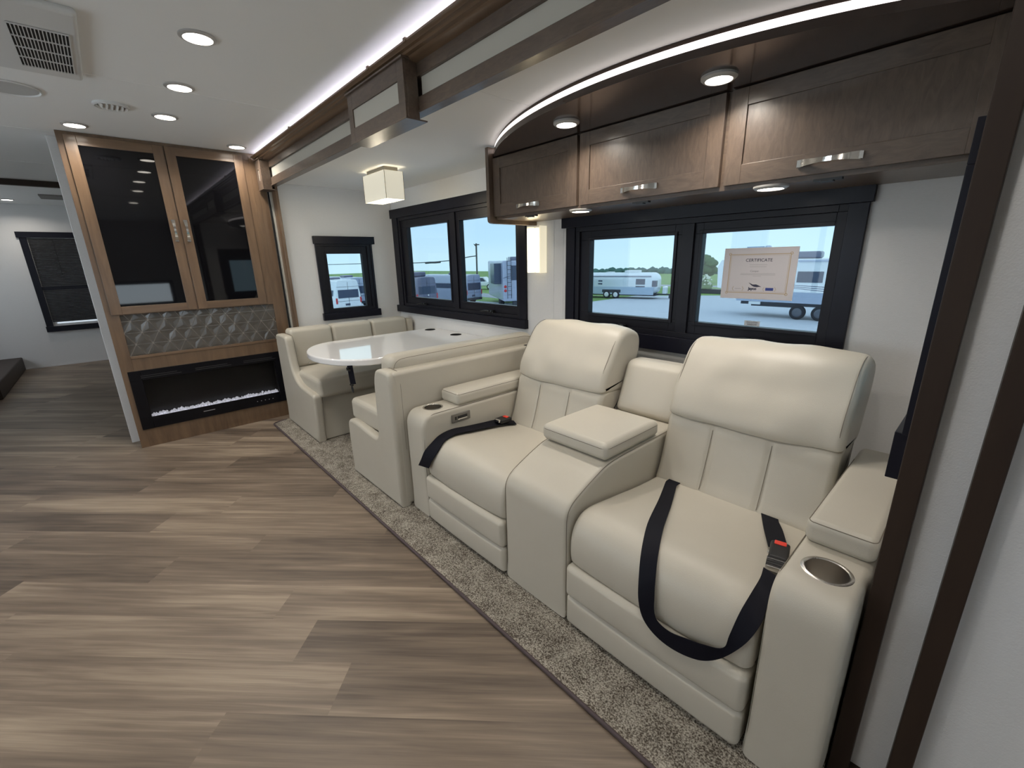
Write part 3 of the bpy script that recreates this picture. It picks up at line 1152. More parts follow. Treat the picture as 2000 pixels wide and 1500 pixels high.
def odoor(x0, x1, hx):
    z0, z1 = 1.782, 2.139
    y0, y1 = YF - 0.019, YF + 0.002
    w = 0.066
    b = MB()
    b.box((x0, y0, z0), (x0 + w, y1, z1))
    b.box((x1 - w, y0, z0), (x1, y1, z1))
    b.box((x0 + w - 0.0005, y0 + 0.0005, z0), (x1 - w + 0.0005, y1, z0 + 0.075), 1).box((x0 + w - 0.0005, y0 + 0.0005, z1 - 0.066), (x1 - w + 0.0005, y1, z1), 1)
    d = b.build('door', [SHADED_WOOD_V, SHADED_WOOD_HX], oc, bevel=0.0018)
    MB().box((x0 + w, y0 + 0.008, z0 + 0.075), (x1 - w, y0 + 0.014, z1 - 0.066)).build('panel', SHADED_WOOD_V, d)
    handle(d, lambda a, o, c: (hx + a, y0 - o, 1.824 + c), 0.19)
    b = MB()
    b.box((hx - 0.045, YF - 0.005, 1.757), (hx + 0.045, YF + 0.02, 1.765))
    b.box((hx - 0.02, YF - 0.012, 1.752), (hx + 0.02, YF + 0.015, 1.757))
    b.build('push_latch', BLACK, d)


odoor(-2.408, -1.694, -2.075)
odoor(-1.674, -0.907, -1.295)
odoor(-0.885, -0.090, -0.51)


# ------------------------------------------------------------------ lamps
def puck(name, label, c, r, z_top, rim_h, col=(1, 0.93, 0.84), power=6.0, group=None, rimm=None, lens=None, spot=None):
    t = thing(name, label, 'light', (c[0], c[1], z_top), group)
    MB().lathe([(0, 0), (r + 0.014, 0), (r + 0.014, -rim_h * 0.5), (r + 0.004, -rim_h), (r - 0.002, -rim_h), (r - 0.002, -rim_h * 0.4), (0, -rim_h * 0.4)], (c[0], c[1], z_top), seg=36).build('bezel', rimm or BEZEL, t)
    MB().lathe([(0, -rim_h * 0.45), (r - 0.003, -rim_h * 0.45), (r - 0.003, -rim_h * 0.85), (0, -rim_h * 0.9)], (c[0], c[1], z_top), seg=36).build('lens', lens or LED, t)
    ld = bpy.data.lights.new(name + '_glow', 'AREA')
    ld.shape = 'DISK'
    ld.size = r * 1.7
    ld.energy = power
    ld.color = col
    ld.spread = R(150)
    lo = bpy.data.objects.new(name + '_glow', ld)
    COL.objects.link(lo)
    lo.parent = t
    lo.location = (0, 0, -rim_h - 0.004)
    return t


cl = [(-3.27, 0.513, 'second nearest round ceiling light in the row running towards the cabinet'),
      (-2.556, 0.505, 'nearest and largest round recessed light on the main ceiling'),
      (-3.93, 0.503, 'third round ceiling light in the row, beside the small louvred air vent'),
      (-4.506, 0.051, 'round ceiling light above the left door of the black glass cabinet'),
      (-4.528, 1.03, 'round ceiling light above the right door of the cabinet, near the crown molding')]
proto = None
for x, y, lb in cl:
    if proto is None:
        proto = puck('ceiling_light', lb, (x, y), 0.058, ZC, 0.010, power=4.4, group='round lights in the main ceiling')
    else:
        dup(proto, (x, y, ZC), lb)
for x, y, lb in [(-1.74, 0.53, 'round ceiling light overhead, fourth from the cabinet'), (-0.35, 0.54, 'round ceiling light overhead behind the viewer'),
                 (-2.55, -1.3, 'unseen round ceiling light added over the far side of the room'), (-0.6, -1.3, 'unseen round ceiling light added over the galley side'), (1.2, -1.3, 'unseen round ceiling light added over the galley end')]:  # this row is out of view, added to fill the room with light
    dup(proto, (x, y, ZC), lb)
dup(proto, (-9.55, -0.80, ZC), 'small distant ceiling light in the far room beyond the wood header')

puck('soffit_light', 'bright round puck light on the dark soffit above the left recliner', (-1.59, 1.825), 0.050, 2.143, 0.016, power=3.4, group='puck lights under the curved soffit')
sl = bpy.data.objects['soffit_light']
dup(sl, (-0.86, 1.848, 2.143), 'bright round puck light on the dark soffit above the right recliner')
ul = puck('under_cabinet_light', 'flat puck light under the overhead cabinet beside the wall sconce', (-1.69, 2.07), 0.050, 1.7645, 0.014, power=1.3, group='puck lights under the overhead cabinet')
dup(ul, (-0.709, 2.075, 1.7645), 'flat puck light under the overhead cabinet, over the certificate window')

# square drum lamp over the dinette
pd = thing('dinette_lamp', 'square fabric shade lamp hanging under the ceiling over the dinette table', 'lamp', (-3.55, 1.825, ZS))
MB().box((-3.70, 1.765, 2.190), (-3.40, 1.885, ZS)).build('mounting_plate', mat('lamp_plate', (0.16, 0.15, 0.13), 0.4), pd, bevel=0.002)
b = MB()
x0, x1, y0, y1, z0, z1 = -3.74, -3.36, 1.745, 1.905, 1.982, 2.187
holed(MBt := MB(lambda s, d, t: (s, t, d)), x0, x1, y0, y1, [(x0 + 0.004, x1 - 0.004, y0 + 0.004, y1 - 0.004)], z0, z1)
MBt.build('shade', SHADE, pd)
MB().box((x0 + 0.004, y0 + 0.004, z0 + 0.003), (x1 - 0.004, y1 - 0.004, z0 + 0.006)).build('diffuser', SHADEB, pd)
for x in (x0, x1):
    for y in (y0, y1):
        MB().tube([(x, y, z0), (x, y, z1)], 0.0022, seg=6).build('frame_wire', mat('shade_wire', (0.25, 0.24, 0.2), 0.5), pd)
MB().lathe([(0, 0.03), (0.022, 0.02), (0.028, 0), (0.022, -0.03), (0, -0.04)], (-3.55, 1.825, 2.12), seg=20).build('bulb', mat('warm_bulb', (1, 1, 1), 0.5, emit=(1, 0.85, 0.6), es=18), pd)
ld = bpy.data.lights.new('dinette_bulb', 'POINT')
ld.energy = 11.0
ld.color = (1, 0.88, 0.66)
ld.shadow_soft_size = 0.05
lo = bpy.data.objects.new('dinette_bulb', ld)
COL.objects.link(lo)
lo.parent = pd
lo.location = (0, 0, -0.245)

# wall sconce
sc = thing('wall_sconce', 'lit cream box sconce on the wall between the two large windows', 'lamp', (-2.378, YW, 1.40))
b = MB()
holed(MBs := MB(lambda s, d, t: (s, d, t)), -2.442, -2.312, 1.402, 1.72, [(-2.438, -2.316, 1.40, 1.73)], 2.376, YW - 0.001)
MBs.box((-2.442, 2.374, 1.402), (-2.312, 2.377, 1.72))
MBs.build('shade', mat('sconce_shade', (0.80, 0.75, 0.62), 0.6, emit=(1, 0.90, 0.66), es=0.62), sc)
MB().box((-2.36, 2.3725, 1.402), (-2.356, 2.374, 1.72)).build('shade_seam', mat('sconce_seam', (0.55, 0.48, 0.35), 0.6), sc)
MB().box((-2.43, YW - 0.012, 1.43), (-2.325, YW - 0.0012, 1.69)).build('back_plate', WHITEP, sc)
ld = bpy.data.lights.new('sconce_bulb', 'AREA')
ld.shape = 'RECTANGLE'
ld.size = 0.11
ld.size_y = 0.3
ld.energy = 1.6
ld.color = (1, 0.88, 0.66)
lo = bpy.data.objects.new('sconce_bulb', ld)
COL.objects.link(lo)
lo.parent = sc
lo.location = (0, -0.080, 0.16)
lo.rotation_euler = (R(90), 0, 0)

# ceiling fittings
rv = thing('return_air_grille', 'white ceiling air conditioner panel with a dark slotted grille', 'vent', (-3.0, -0.2, ZC))
b = MB()
b.rbox((-3.40, -0.62, ZC - 0.028), (-2.58, 0.120, ZC + 0.004), 0.016, mdiv=4)
b.build('cover', WHITEP, rv)
MB().box((-3.29, -0.090, ZC - 0.0295), (-2.79, 0.088, ZC - 0.0275)).build('grille_recess', BMATTE, rv)
b = MB()
for i in range(17):
    y = -0.090 + i * 0.0111
    b.box((-3.29, y - 0.0017, ZC - 0.033), (-2.79, y + 0.0017, ZC - 0.0293))
for i in range(5):
    x = -3.29 + i * 0.125
    b.box((x - 0.003, -0.090, ZC - 0.0335), (x + 0.003, 0.088, ZC - 0.0293))
b.build('grille', WHITEP, rv)
av = thing('air_vent', 'small round white louvred air vent on the ceiling', 'vent', (-3.857, 0.233, ZC))
MB().lathe([(0.085, 0), (0.088, -0.012), (0.078, -0.018), (0.066, -0.012), (0.066, 0)], (-3.857, 0.233, ZC), seg=32).build('rim', WHITEP, av)
MB().lathe([(0, -0.001), (0.066, -0.001), (0.066, -0.004), (0, -0.004)], (-3.857, 0.233, ZC), seg=32).build('duct', mat('duct_grey', (0.1, 0.1, 0.1), 0.6), av)
b = MB()
for i in range(5):
    y = 0.233 + (i - 2) * 0.024
    w = math.sqrt(max(0.001, 0.066 ** 2 - (y - 0.233) ** 2)) * 0.95
    b.add([(-3.857 - w, y - 0.010, ZC - 0.004), (-3.857 + w, y - 0.010, ZC - 0.004), (-3.857 + w, y + 0.010, ZC - 0.017), (-3.857 - w, y + 0.010, ZC - 0.017),
           (-3.857 - w, y - 0.012, ZC - 0.006), (-3.857 + w, y - 0.012, ZC - 0.006), (-3.857 + w, y + 0.008, ZC - 0.019), (-3.857 - w, y + 0.008, ZC - 0.019)],
          [(0, 1, 2, 3), (7, 6, 5, 4), (0, 4, 5, 1), (1, 5, 6, 2), (2, 6, 7, 3), (3, 7, 4, 0)])
b.build('louver', WHITEP, av)
spk = thing('ceiling_speaker', 'flush round white speaker on the ceiling at the left edge', 'speaker', (-3.83, -0.19, ZC))
MB().lathe([(0.135, 0), (0.138, -0.006), (0.130, -0.010), (0.124, -0.004), (0.124, 0)], (-3.83, -0.19, ZC), seg=40).build('rim', WHITEP, spk)
MB().lathe([(0, -0.004), (0.124, -0.004), (0.124, 0), (0, 0)], (-3.83, -0.19, ZC), seg=40).build('speaker_grille', mat('speaker_mesh', (0.45, 0.45, 0.44), 0.8, bump=0.5, bs=600), spk)
tag(MB().box((-9.1, -0.44, ZC - 0.02), (-8.7, -0.10, ZC)).build('ceiling_register', mat('vent_dim', (0.22, 0.21, 0.2), 0.6), None, bevel=0.004), 'grey vent panel on the ceiling of the far room', 'vent')


# ------------------------------------------------------------------ dinette benches and table
def bench(name, label, prof, y0, y1, body, cush, backc, flip):
    t = thing(name, label, 'bench', ((body[0] + body[1]) / 2, 1.6, 0.014), 'upholstered dinette benches')
    e = MB()
    e.loft(prof, y0, y0 + 0.075, 'y', r=0.022, sm=5)
    pp = cat(prof, 5)
    e.tube([(p[0], y0 + 0.070, p[1]) for p in pp if p[1] > 0.3], 0.0016, mi=1, seg=5, cap=False)
    e.build('end_panel', [VINYL, SEAM], t)
    return t


fp1 = [(-4.53, 0.014, 1), (-3.715, 0.014, 1), (-3.672, 0.40), (-3.675, 0.432), (-3.70, 0.450), (-3.86, 0.458), (-4.03, 0.478), (-4.15, 0.55), (-4.20, 0.68), (-4.225, 0.84), (-4.25, 0.876), (-4.33, 0.882), (-4.47, 0.880), (-4.525, 0.862), (-4.535, 0.70)]
b1 = bench('dinette_bench', 'beige dinette bench against the end wall, under the small window', fp1, 1.075, 2.42, (-4.6, -3.7), None, None, 1)
q = MB()
q.box((-4.62, 1.145, 0.014), (-3.735, 2.44, 0.405))
q.box((-4.63, 1.145, 0.40), (-4.44, 2.44, 0.84))
q.build('bench_base', VINYL, b1, bevel=0.012)
sc1 = MB().rbox((-4.42, 1.125, 0.412), (-3.655, 2.435, 0.570), 0.035, puff=(0, 0, 0.012), mdiv=10)
for z in (0.435, 0.552):
    sc1.tube([(-4.38, 1.131, z), (-3.70, 1.131, z), (-3.668, 1.145, z), (-3.662, 1.18, z), (-3.662, 2.40, z)], 0.0016, 1, seg=5)
sc1.build('seat_cushion', [VINYL, SEAM], b1)


def bcush(mb, x0, x1, ys, z0, z1, lean, sgn):
    for i in range(len(ys) - 1):
        def xf(p):
            return (p[0] + (p[2] - z0) * lean, p[1], p[2])
        mb.rbox((x0, ys[i] + 0.0008, z0), (x1, ys[i + 1] - 0.0008, z1), 0.045 if len(ys) == 2 else 0.032, puff=(0.012, 0, 0.004), mdiv=8, xf=xf)
    return mb


k1 = bcush(MB(), -4.44, -4.29, [1.145, 1.535, 1.945, 2.35], 0.570, 0.925, -0.10, 1)
k1.rbox((-4.45, 2.345, 0.575), (-4.32, 2.43, 0.90), 0.03, mdiv=4)
for z in (0.90,):
    k1.tube(spl([(-4.312, 1.16, 0.62), (-4.330, 1.165, 0.80), (-4.345, 1.20, 0.90), (-4.350, 1.5, 0.907), (-4.350, 2.3, 0.907), (-4.346, 2.34, 0.89)], 5), 0.0016, 1, seg=5)
k1.build('back_cushion', [VINYL, SEAM], b1)
MB().lathe([(0, 0.004), (0.007, 0.002), (0.007, 0), (0, 0)], (-4.285, 1.27, 0.60), axis='x', seg=12).build('snap_button', NICKEL, b1)

fp2 = [(-2.985, 0.014, 1), (-2.268, 0.014, 1), (-2.268, 0.80), (-2.275, 0.865), (-2.30, 0.885), (-2.40, 0.888), (-2.455, 0.868), (-2.485, 0.78), (-2.495, 0.55), (-2.505, 0.45), (-2.54, 0.415), (-2.62, 0.413), (-2.85, 0.435), (-2.955, 0.430), (-2.992, 0.395), (-2.998, 0.25)]
b2 = bench('dinette_bench', 'beige dinette bench with its tall back against the left recliner', fp2, 1.085, 2.42, (-2.98, -2.27), None, None, -1)
q = MB()
q.box((-2.975, 1.155, 0.014), (-2.30, 2.44, 0.40))
q.rbox((-2.44, 1.11, 0.02), (-2.267, 2.43, 0.884), 0.022, mdiv=6)
q.tube([(-2.269, 1.16, 0.862), (-2.269, 2.40, 0.862)], 0.0016, 1, seg=5)
q.build('bench_base', [VINYL, SEAM], b2)
s2 = MB().rbox((-3.015, 1.130, 0.412), (-2.50, 2.435, 0.570), 0.035, puff=(0, 0, 0.012), mdiv=10)
for z in (0.435, 0.552):
    s2.tube([(-2.52, 1.136, z), (-2.97, 1.136, z), (-3.005, 1.16, z), (-3.009, 2.4, z)], 0.0016, 1, seg=5)
s2.build('seat_cushion', [VINYL, SEAM], b2)
k2 = MB()


def lean2(p):
    return (p[0] + (p[2] - 0.57) * 0.10, p[1], p[2])


k2.rbox((-2.555, 1.150, 0.572), (-2.400, 2.36, 0.955), 0.05, puff=(0.012, 0, 0.004), mdiv=12, xf=lean2)
k2.tube(spl([(-2.364, 1.16, 0.86), (-2.358, 1.19, 0.925), (-2.357, 1.26, 0.94), (-2.357, 1.8, 0.945), (-2.357, 2.25, 0.942), (-2.358, 2.33, 0.925)], 5), 0.0016, 1, seg=5)
k2.build('back_cushion', [VINYL, SEAM], b2)
MB().box((-2.31, 2.20, 0.884), (-2.28, 2.30, 0.888)).build('pull_tab', WEB, b2)

tt = thing('dinette_table', 'glossy white dinette table with a rounded end and two black cup wells', 'table', (-3.45, 1.75, 0.014))
ol = [(-3.95, 2.38), (-3.95, 1.40)]
for i in range(1, 24):
    a = math.pi + math.pi * i / 24
    ol.append((-3.45 + 0.5 * math.cos(a), 1.40 + 0.36 * math.sin(a)))
ol += [(-2.95, 1.40), (-2.95, 2.38)]
for i in range(1, 6):
    a = R(90) * i / 6
    ol.append((-3.02 + 0.07 * math.cos(a), 2.375 + 0.07 * math.sin(a)))
ol.append((-3.02, 2.446))
ol.append((-3.88, 2.446))
for i in range(1, 6):
    a = R(90) + R(90) * i / 6
    ol.append((-3.88 + 0.07 * math.cos(a), 2.375 + 0.07 * math.sin(a)))
tb = MB().prism(ol, 0.782, 0.832, 'z').build('tabletop', TABLE, tt, bevel=0.012, seg=4)
# cup wells
for x, y in ((-3.838, 2.340), (-3.375, 2.333)):
    MB().lathe([(0, 0.0005), (0.044, 0.0005), (0.046, 0.001), (0.048, 0.0025), (0.052, 0.0025), (0.054, 0.0005)], (x, y, 0.832), seg=32).build('cup_well', mat('cup_well_black', (0.004, 0.004, 0.004), 0.7, spec=0.05), tt)
MB().lathe([(0.0, 0), (0.16, 0), (0.16, 0.01), (0.04, 0.02), (0.04, 0.768), (0, 0.768)], (-3.3, 1.85, 0.014), seg=28).build('pedestal', NICKEL, tt)

# black restraint strap hanging below the table edge
hs = thing('table_strap', 'short black strap with a clip hanging down under the front of the dinette table', 'strap', (-3.04, 1.15, 0.60))
st = MB()
A = spl([(-3.045, 1.150, 0.795), (-3.040, 1.150, 0.76), (-3.030, 1.150, 0.70), (-3.022, 1.150, 0.66)], 4)
B = [p + Vector((0.016, 0.034, 0)) for p in A]
st.ribbon(A, B, 0.0016)
st.build('webbing', WEB, hs)
q = MB()
q.box((-3.052, 1.146, 0.775), (-3.014, 1.160, 0.783))
q.box((-3.052, 1.146, 0.760), (-3.046, 1.160, 0.783))
q.box((-3.020, 1.146, 0.760), (-3.014, 1.160, 0.783))
q.build('strap_buckle', BLACK, hs)
q = MB()
q.box((-3.026, 1.146, 0.655), (-2.990, 1.160, 0.665))
q.tube([(-3.008, 1.153, 0.655), (-3.013, 1.153, 0.635), (-3.005, 1.153, 0.61), (-2.995, 1.153, 0.605), (-2.992, 1.153, 0.63), (-3.004, 1.153, 0.65)], 0.0045)
q.build('clip', BLACK, hs)

# ------------------------------------------------------------------ theatre recliner sofa
ts = thing('recliner_sofa', 'cream leather theatre sofa with two recliner seats and a centre console', 'sofa', (-1.17, 1.75, 0.014))


def stitched(mb, pts, mi=1, r=0.0014, k=5):
    return mb.tube(spl(pts, k), r, mi, seg=5)


armp = [(1.157, 0.02, 1), (1.155, 0.56), (1.165, 0.62), (1.20, 0.655), (1.26, 0.661), (1.6, 0.661), (2.16, 0.661), (2.20, 0.64), (2.21, 0.56), (2.21, 0.02, 1)]


def arm(x0, x1, cup, inner):
    a = MB()
    a.loft(armp, x0, x1, 'x', r=0.022, sm=5, puff=0.003)
    a = a.build('arm', LEATHER, ts)
    cut_holes(a, [(cup[0], cup[1], 0.661, 0.052, 0.085)])
    xs_ = x0 + 0.012 if inner < 0 else x1 - 0.012
    s_ = MB()
    ins = inner
    xi = x1 if ins > 0 else x0
    s_.tube(spl([(xi - ins * 0.006, 1.162, 0.05), (xi - ins * 0.006, 1.163, 0.50), (xi - ins * 0.006, 1.175, 0.60), (xi - ins * 0.006, 1.21, 0.648), (xi - ins * 0.006, 1.27, 0.6575), (xi - ins * 0.006, 2.1, 0.6575)], 6), 0.0015, seg=5)
    s_.build('seam', SEAM, a)
    c = MB()
    c.lathe([(0.051, -0.084), (0.051, 0.002), (0.053, 0.0045), (0.060, 0.0035), (0.063, 0.0005), (0.0625, -0.001)], (cup[0], cup[1], 0.661), 0, 48)
    c.lathe([(0, -0.083), (0.0505, -0.083), (0.0505, -0.084)], (cup[0], cup[1], 0.661), 0, 32)
    c.build('cup_holder', STEEL, a)
    p = MB().rbox((x0 + 0.008, 1.405, 0.662), (x1 - 0.002, 2.14, 0.738), 0.022, puff=(0, 0, 0.008), mdiv=8)
    z = 0.7335
    p.tube(spl([(x0 + 0.012, 2.0, z - 0.004), (x0 + 0.012, 1.43, z - 0.004), (x0 + 0.025, 1.411, z - 0.003), (x1 - 0.02, 1.411, z - 0.003), (x1 - 0.006, 1.43, z - 0.004), (x1 - 0.006, 2.0, z - 0.004)], 5), 0.0014, 1, seg=5)
    p.build('armrest_pad', [LEATHER, SEAM], a)
    return a


aL = arm(-2.245, -2.052, (-2.152, 1.292), 1)
aR = arm(-0.270, -0.088, (-0.175, 1.298), -1)
# switch plate on the inner face of the left arm
q = MB(lambda s, d, t: (-2.048 + d, s, t))
q.rbox((1.350, -0.002, 0.570), (1.486, 0.004, 0.622), 0.003, mdiv=2)
sp = q.build('control_panel', mat('gunmetal', (0.22, 0.21, 0.20), 0.35, 0.8), aL)
q = MB(lambda s, d, t: (-2.048 + d, s, t))
q.box((1.372, 0.004, 0.586), (1.384, 0.0055, 0.606))
q.box((1.392, 0.004, 0.590), (1.462, 0.0055, 0.606))
q.build('button', BLACK, sp)
MB(lambda s, d, t: (-2.048 + d, s, t)).box((1.394, 0.004, 0.583), (1.460, 0.006, 0.588)).build('indicator', CHROME, sp)

seatp = [(1.19, 0.312, 1), (1.166, 0.325), (1.160, 0.40), (1.178, 0.47), (1.225, 0.515), (1.30, 0.522), (1.45, 0.503), (1.65, 0.475), (1.80, 0.462), (1.90, 0.455), (1.92, 0.41), (1.90, 0.312, 1)]
lump = [(1.800, 0.462), (1.825, 0.52), (1.850, 0.60), (1.875, 0.69), (1.897, 0.765), (1.96, 0.79), (2.10, 0.80), (2.14, 0.78), (2.11, 0.64), (2.02, 0.44), (1.88, 0.43), (1.815, 0.44)]
headp = [(1.903, 0.768), (1.888, 0.785), (1.897, 0.83), (1.925, 0.895), (1.968, 0.965), (2.012, 1.030), (2.052, 1.075), (2.11, 1.103), (2.18, 1.100), (2.235, 1.060), (2.24, 0.97), (2.20, 0.86), (2.15, 0.77), (2.05, 0.755), (1.95, 0.760)]


def pfseat(p):
    return 1.0 if p[1] > 0.44 or p[0] < 1.3 else 0.0


def recliner(x0, x1, sd):
    s_ = MB()
    s_.loft(seatp, x0, x1, 'x', r=0.03, sm=5, puff=0.014, nmid=10, noi=0.002, seed=sd, pf=pfseat)
    s_.build('seat', LEATHER, ts)
    f = MB()
    f.rbox((x0 + 0.002, 1.140, 0.166), (x1 - 0.002, 1.27, 0.310), 0.022, puff=(0, 0.012, 0), mdiv=8)
    f.rbox((x0 + 0.002, 1.145, 0.026), (x1 - 0.002, 1.27, 0.167), 0.022, puff=(0, 0.010, 0), mdiv=8)
    f.box((x0 + 0.01, 1.20, 0.015), (x1 - 0.01, 2.1, 0.32))
    f.build('footrest', LEATHER, ts)
    b_ = MB()
    b_.loft(lump, x0 + 0.004, x1 - 0.004, 'x', r=0.028, sm=5, puff=0.016, nmid=14, chan=[0.31, 0.69], chd=0.006, pf=lambda p: 1.0 if p[0] < 1.94 else 0.1)
    L = x1 - x0
    for cc in (0.31, 0.69):
        xx = x0 + 0.032 + cc * (L - 0.064)
        stitched(b_, [(xx, 1.793, 0.482), (xx, 1.801, 0.50), (xx, 1.8245, 0.565), (xx, 1.8485, 0.645), (xx, 1.8765, 0.745)], r=0.0014)
    bo = b_.build('backrest', [LEATHER, SEAM], ts)
    h = MB()
    h.loft(headp, x0 - 0.002, x1 + 0.002, 'x', r=0.032, sm=5, puff=0.016, nmid=20, noi=0.011, seed=sd * 3 + 1, k=5, pf=lambda p: 1.0 if p[0] < 2.18 and p[1] > 0.78 else 0.2)
    for xx, sg in ((x0 + 0.02, 1), (x1 - 0.02, -1)):
        h.tube(spl([(xx, 1.894, 0.80), (xx, 1.915, 0.885), (xx, 1.960, 0.963), (xx, 2.004, 1.030), (xx, 2.048, 1.078), (xx, 2.11, 1.105), (xx, 2.18, 1.101)], 5), 0.0014, 1, seg=5)
    h.build('headrest', [LEATHER, SEAM], bo)


recliner(-2.046, -1.364, 1)
recliner(-0.978, -0.280, 5)

conp = [(1.158, 0.02, 1), (1.156, 0.48), (1.163, 0.525), (1.190, 0.560), (1.235, 0.585), (1.33, 0.625), (1.42, 0.655), (1.50, 0.662), (1.90, 0.664), (2.02, 0.664), (2.06, 0.62), (2.06, 0.02, 1)]
c = MB()
c.loft(conp, -1.360, -0.983, 'x', r=0.022, sm=6, puff=0.003, nmid=8)
for xx in (-1.356, -0.987):
    c.tube(spl([(xx, 1.163, 0.06), (xx, 1.161, 0.48), (xx, 1.168, 0.523), (xx, 1.193, 0.556), (xx, 1.237, 0.581), (xx, 1.332, 0.621), (xx, 1.42, 0.650), (xx, 1.55, 0.660), (xx, 1.95, 0.661)], 6), 0.0014, 1, seg=5)
co = c.build('console', [LEATHER, SEAM], ts)
l = MB().rbox((-1.362, 1.405, 0.666), (-0.984, 1.835, 0.742), 0.026, puff=(0, 0, 0.009), mdiv=8, k=4)
pl = []
for cx_, cy_, a0 in ((-1.332, 1.435, 180), (-1.014, 1.435, 270), (-1.014, 1.805, 0), (-1.332, 1.805, 90)):
    for i in range(5):
        a = R(a0 + 22.5 * i)
        pl.append((cx_ + 0.0295 * math.cos(a), cy_ + 0.0295 * math.sin(a), 0.722))
l.tube(pl, 0.0014, 1, seg=5, closed=True)
l.build('console_lid', [LEATHER, SEAM], co)


def leanb(p):
    return (p[0], p[1] + (p[2] - 0.66) * 0.40, p[2])


k = MB().rbox((-1.350, 1.975, 0.668), (-0.995, 2.10, 0.945), 0.035, puff=(0, 0.010, 0.004), mdiv=8, xf=leanb)
stitched(k, [(-1.000, 1.995, 0.70), (-0.999, 2.04, 0.80), (-1.001, 2.085, 0.90), (-1.03, 2.108, 0.938), (-1.2, 2.112, 0.943), (-1.32, 2.108, 0.938)])
k.build('console_backrest', [LEATHER, SEAM], ts)

# ------------------------------------------------------------------ seat belts
O1 = [(-1.985, 1.790, 0.484), (-2.040, 1.755, 0.492), (-2.043, 1.674, 0.506), (-2.043, 1.589, 0.513), (-2.041, 1.448, 0.527), (-2.036, 1.337, 0.540), (-2.018, 1.24, 0.536), (-2.023, 1.185, 0.501), (-2.037, 1.148, 0.461), (-2.06, 1.136, 0.41), (-2.098, 1.134, 0.356)]
I1 = [(-1.925, 1.760, 0.484), (-1.955, 1.70, 0.492), (-1.962, 1.63, 0.503), (-1.955, 1.53, 0.515), (-1.945, 1.41, 0.534), (-1.945, 1.305, 0.544), (-1.930, 1.215, 0.532), (-1.926, 1.176, 0.497), (-1.939, 1.150, 0.457), (-1.959, 1.138, 0.419), (-1.983, 1.134, 0.377)]
sb1 = thing('seat_belt', 'black lap belt lying along the left recliner seat beside its arm', 'seat belt', (-2.0, 1.45, 0.52), 'lap belts on the recliners')
MB().ribbon(spl(O1, 5), spl(I1, 5), 0.0016).build('webbing', WEB, sb1)
q = MB()
q.rbox((-2.020, 1.655, 0.506), (-1.950, 1.745, 0.530), 0.008, mdiv=2)
bk = q.build('buckle', BLACK, sb1)
MB().rbox((-2.005, 1.71, 0.528), (-1.967, 1.735, 0.534), 0.003, mdiv=1).build('release_button', RED, bk)
MB().box((-2.000, 1.64, 0.518), (-1.960, 1.655, 0.532)).build('buckle_tongue', CHROME, bk)

O2 = [(-0.885, 1.778, 0.487), (-0.882, 1.74, 0.489), (-0.807, 1.546, 0.513), (-0.718, 1.303, 0.547), (-0.671, 1.19, 0.512), (-0.646, 1.142, 0.438), (-0.631, 1.125, 0.369), (-0.606, 1.122, 0.312), (-0.555, 1.118, 0.283), (-0.49, 1.118, 0.276), (-0.417, 1.122, 0.293), (-0.368, 1.128, 0.328), (-0.327, 1.130, 0.384), (-0.293, 1.142, 0.447), (-0.276, 1.180, 0.505), (-0.284, 1.238, 0.540), (-0.297, 1.343, 0.545)]
I2 = [(-0.83, 1.778, 0.487), (-0.828, 1.74, 0.489), (-0.750, 1.547, 0.513), (-0.668, 1.333, 0.547), (-0.622, 1.220, 0.535), (-0.596, 1.160, 0.49), (-0.580, 1.132, 0.420), (-0.566, 1.125, 0.345), (-0.520, 1.123, 0.328), (-0.459, 1.123, 0.342), (-0.403, 1.123, 0.360), (-0.352, 1.128, 0.385), (-0.342, 1.136, 0.434), (-0.333, 1.168, 0.50), (-0.326, 1.221, 0.540), (-0.328, 1.292, 0.548), (-0.340, 1.358, 0.545)]
sb2 = thing('seat_belt', 'black lap belt looped over the front of the right recliner seat', 'seat belt', (-0.6, 1.45, 0.52), 'lap belts on the recliners')
MB().ribbon(spl(O2, 5), spl(I2, 5), 0.0016).build('webbing', WEB, sb2)
MB().ribbon(spl([(-0.484, 1.778, 0.487), (-0.470, 1.745, 0.489), (-0.432, 1.651, 0.50), (-0.376, 1.520, 0.520)], 5), spl([(-0.421, 1.778, 0.487), (-0.412, 1.755, 0.489), (-0.379, 1.69, 0.497), (-0.326, 1.560, 0.515)], 5), 0.0016).build('webbing', WEB, sb2)


def bkx(cx, cy, cz, ang):
    ca, sa = math.cos(ang), math.sin(ang)
    return lambda p: (cx + p[0] * ca - p[1] * sa, cy + p[0] * sa + p[1] * ca, cz + p[2])


T_ = bkx(-0.332, 1.478, 0.538, R(192.7))
q = MB().rbox((-0.029, -0.055, -0.012), (0.029, 0.045, 0.013), 0.008, mdiv=3, xf=T_)
for i in range(4):
    q.rbox((-0.031, 0.045 + i * 0.014, -0.010), (0.031, 0.057 + i * 0.014, 0.010), 0.003, mdiv=1, xf=T_)
bk = q.build('buckle', BLACK, sb2)
MB().rbox((-0.018, -0.052, 0.010), (0.018, -0.030, 0.0165), 0.003, mdiv=1, xf=T_).build('release_button', RED, bk)
q = MB().rbox((-0.030, 0.100, -0.005), (0.030, 0.104, 0.011), 0.001, mdiv=1, xf=T_)
q.rbox((-0.031, 0.057, -0.003), (0.031, 0.059, 0.0112), 0.0008, mdiv=1, xf=T_)
q.rbox((0.024, 0.002, -0.004), (0.034, 0.020, 0.006), 0.003, mdiv=1, xf=T_)
q.build('adjuster_bar', CHROME, bk)

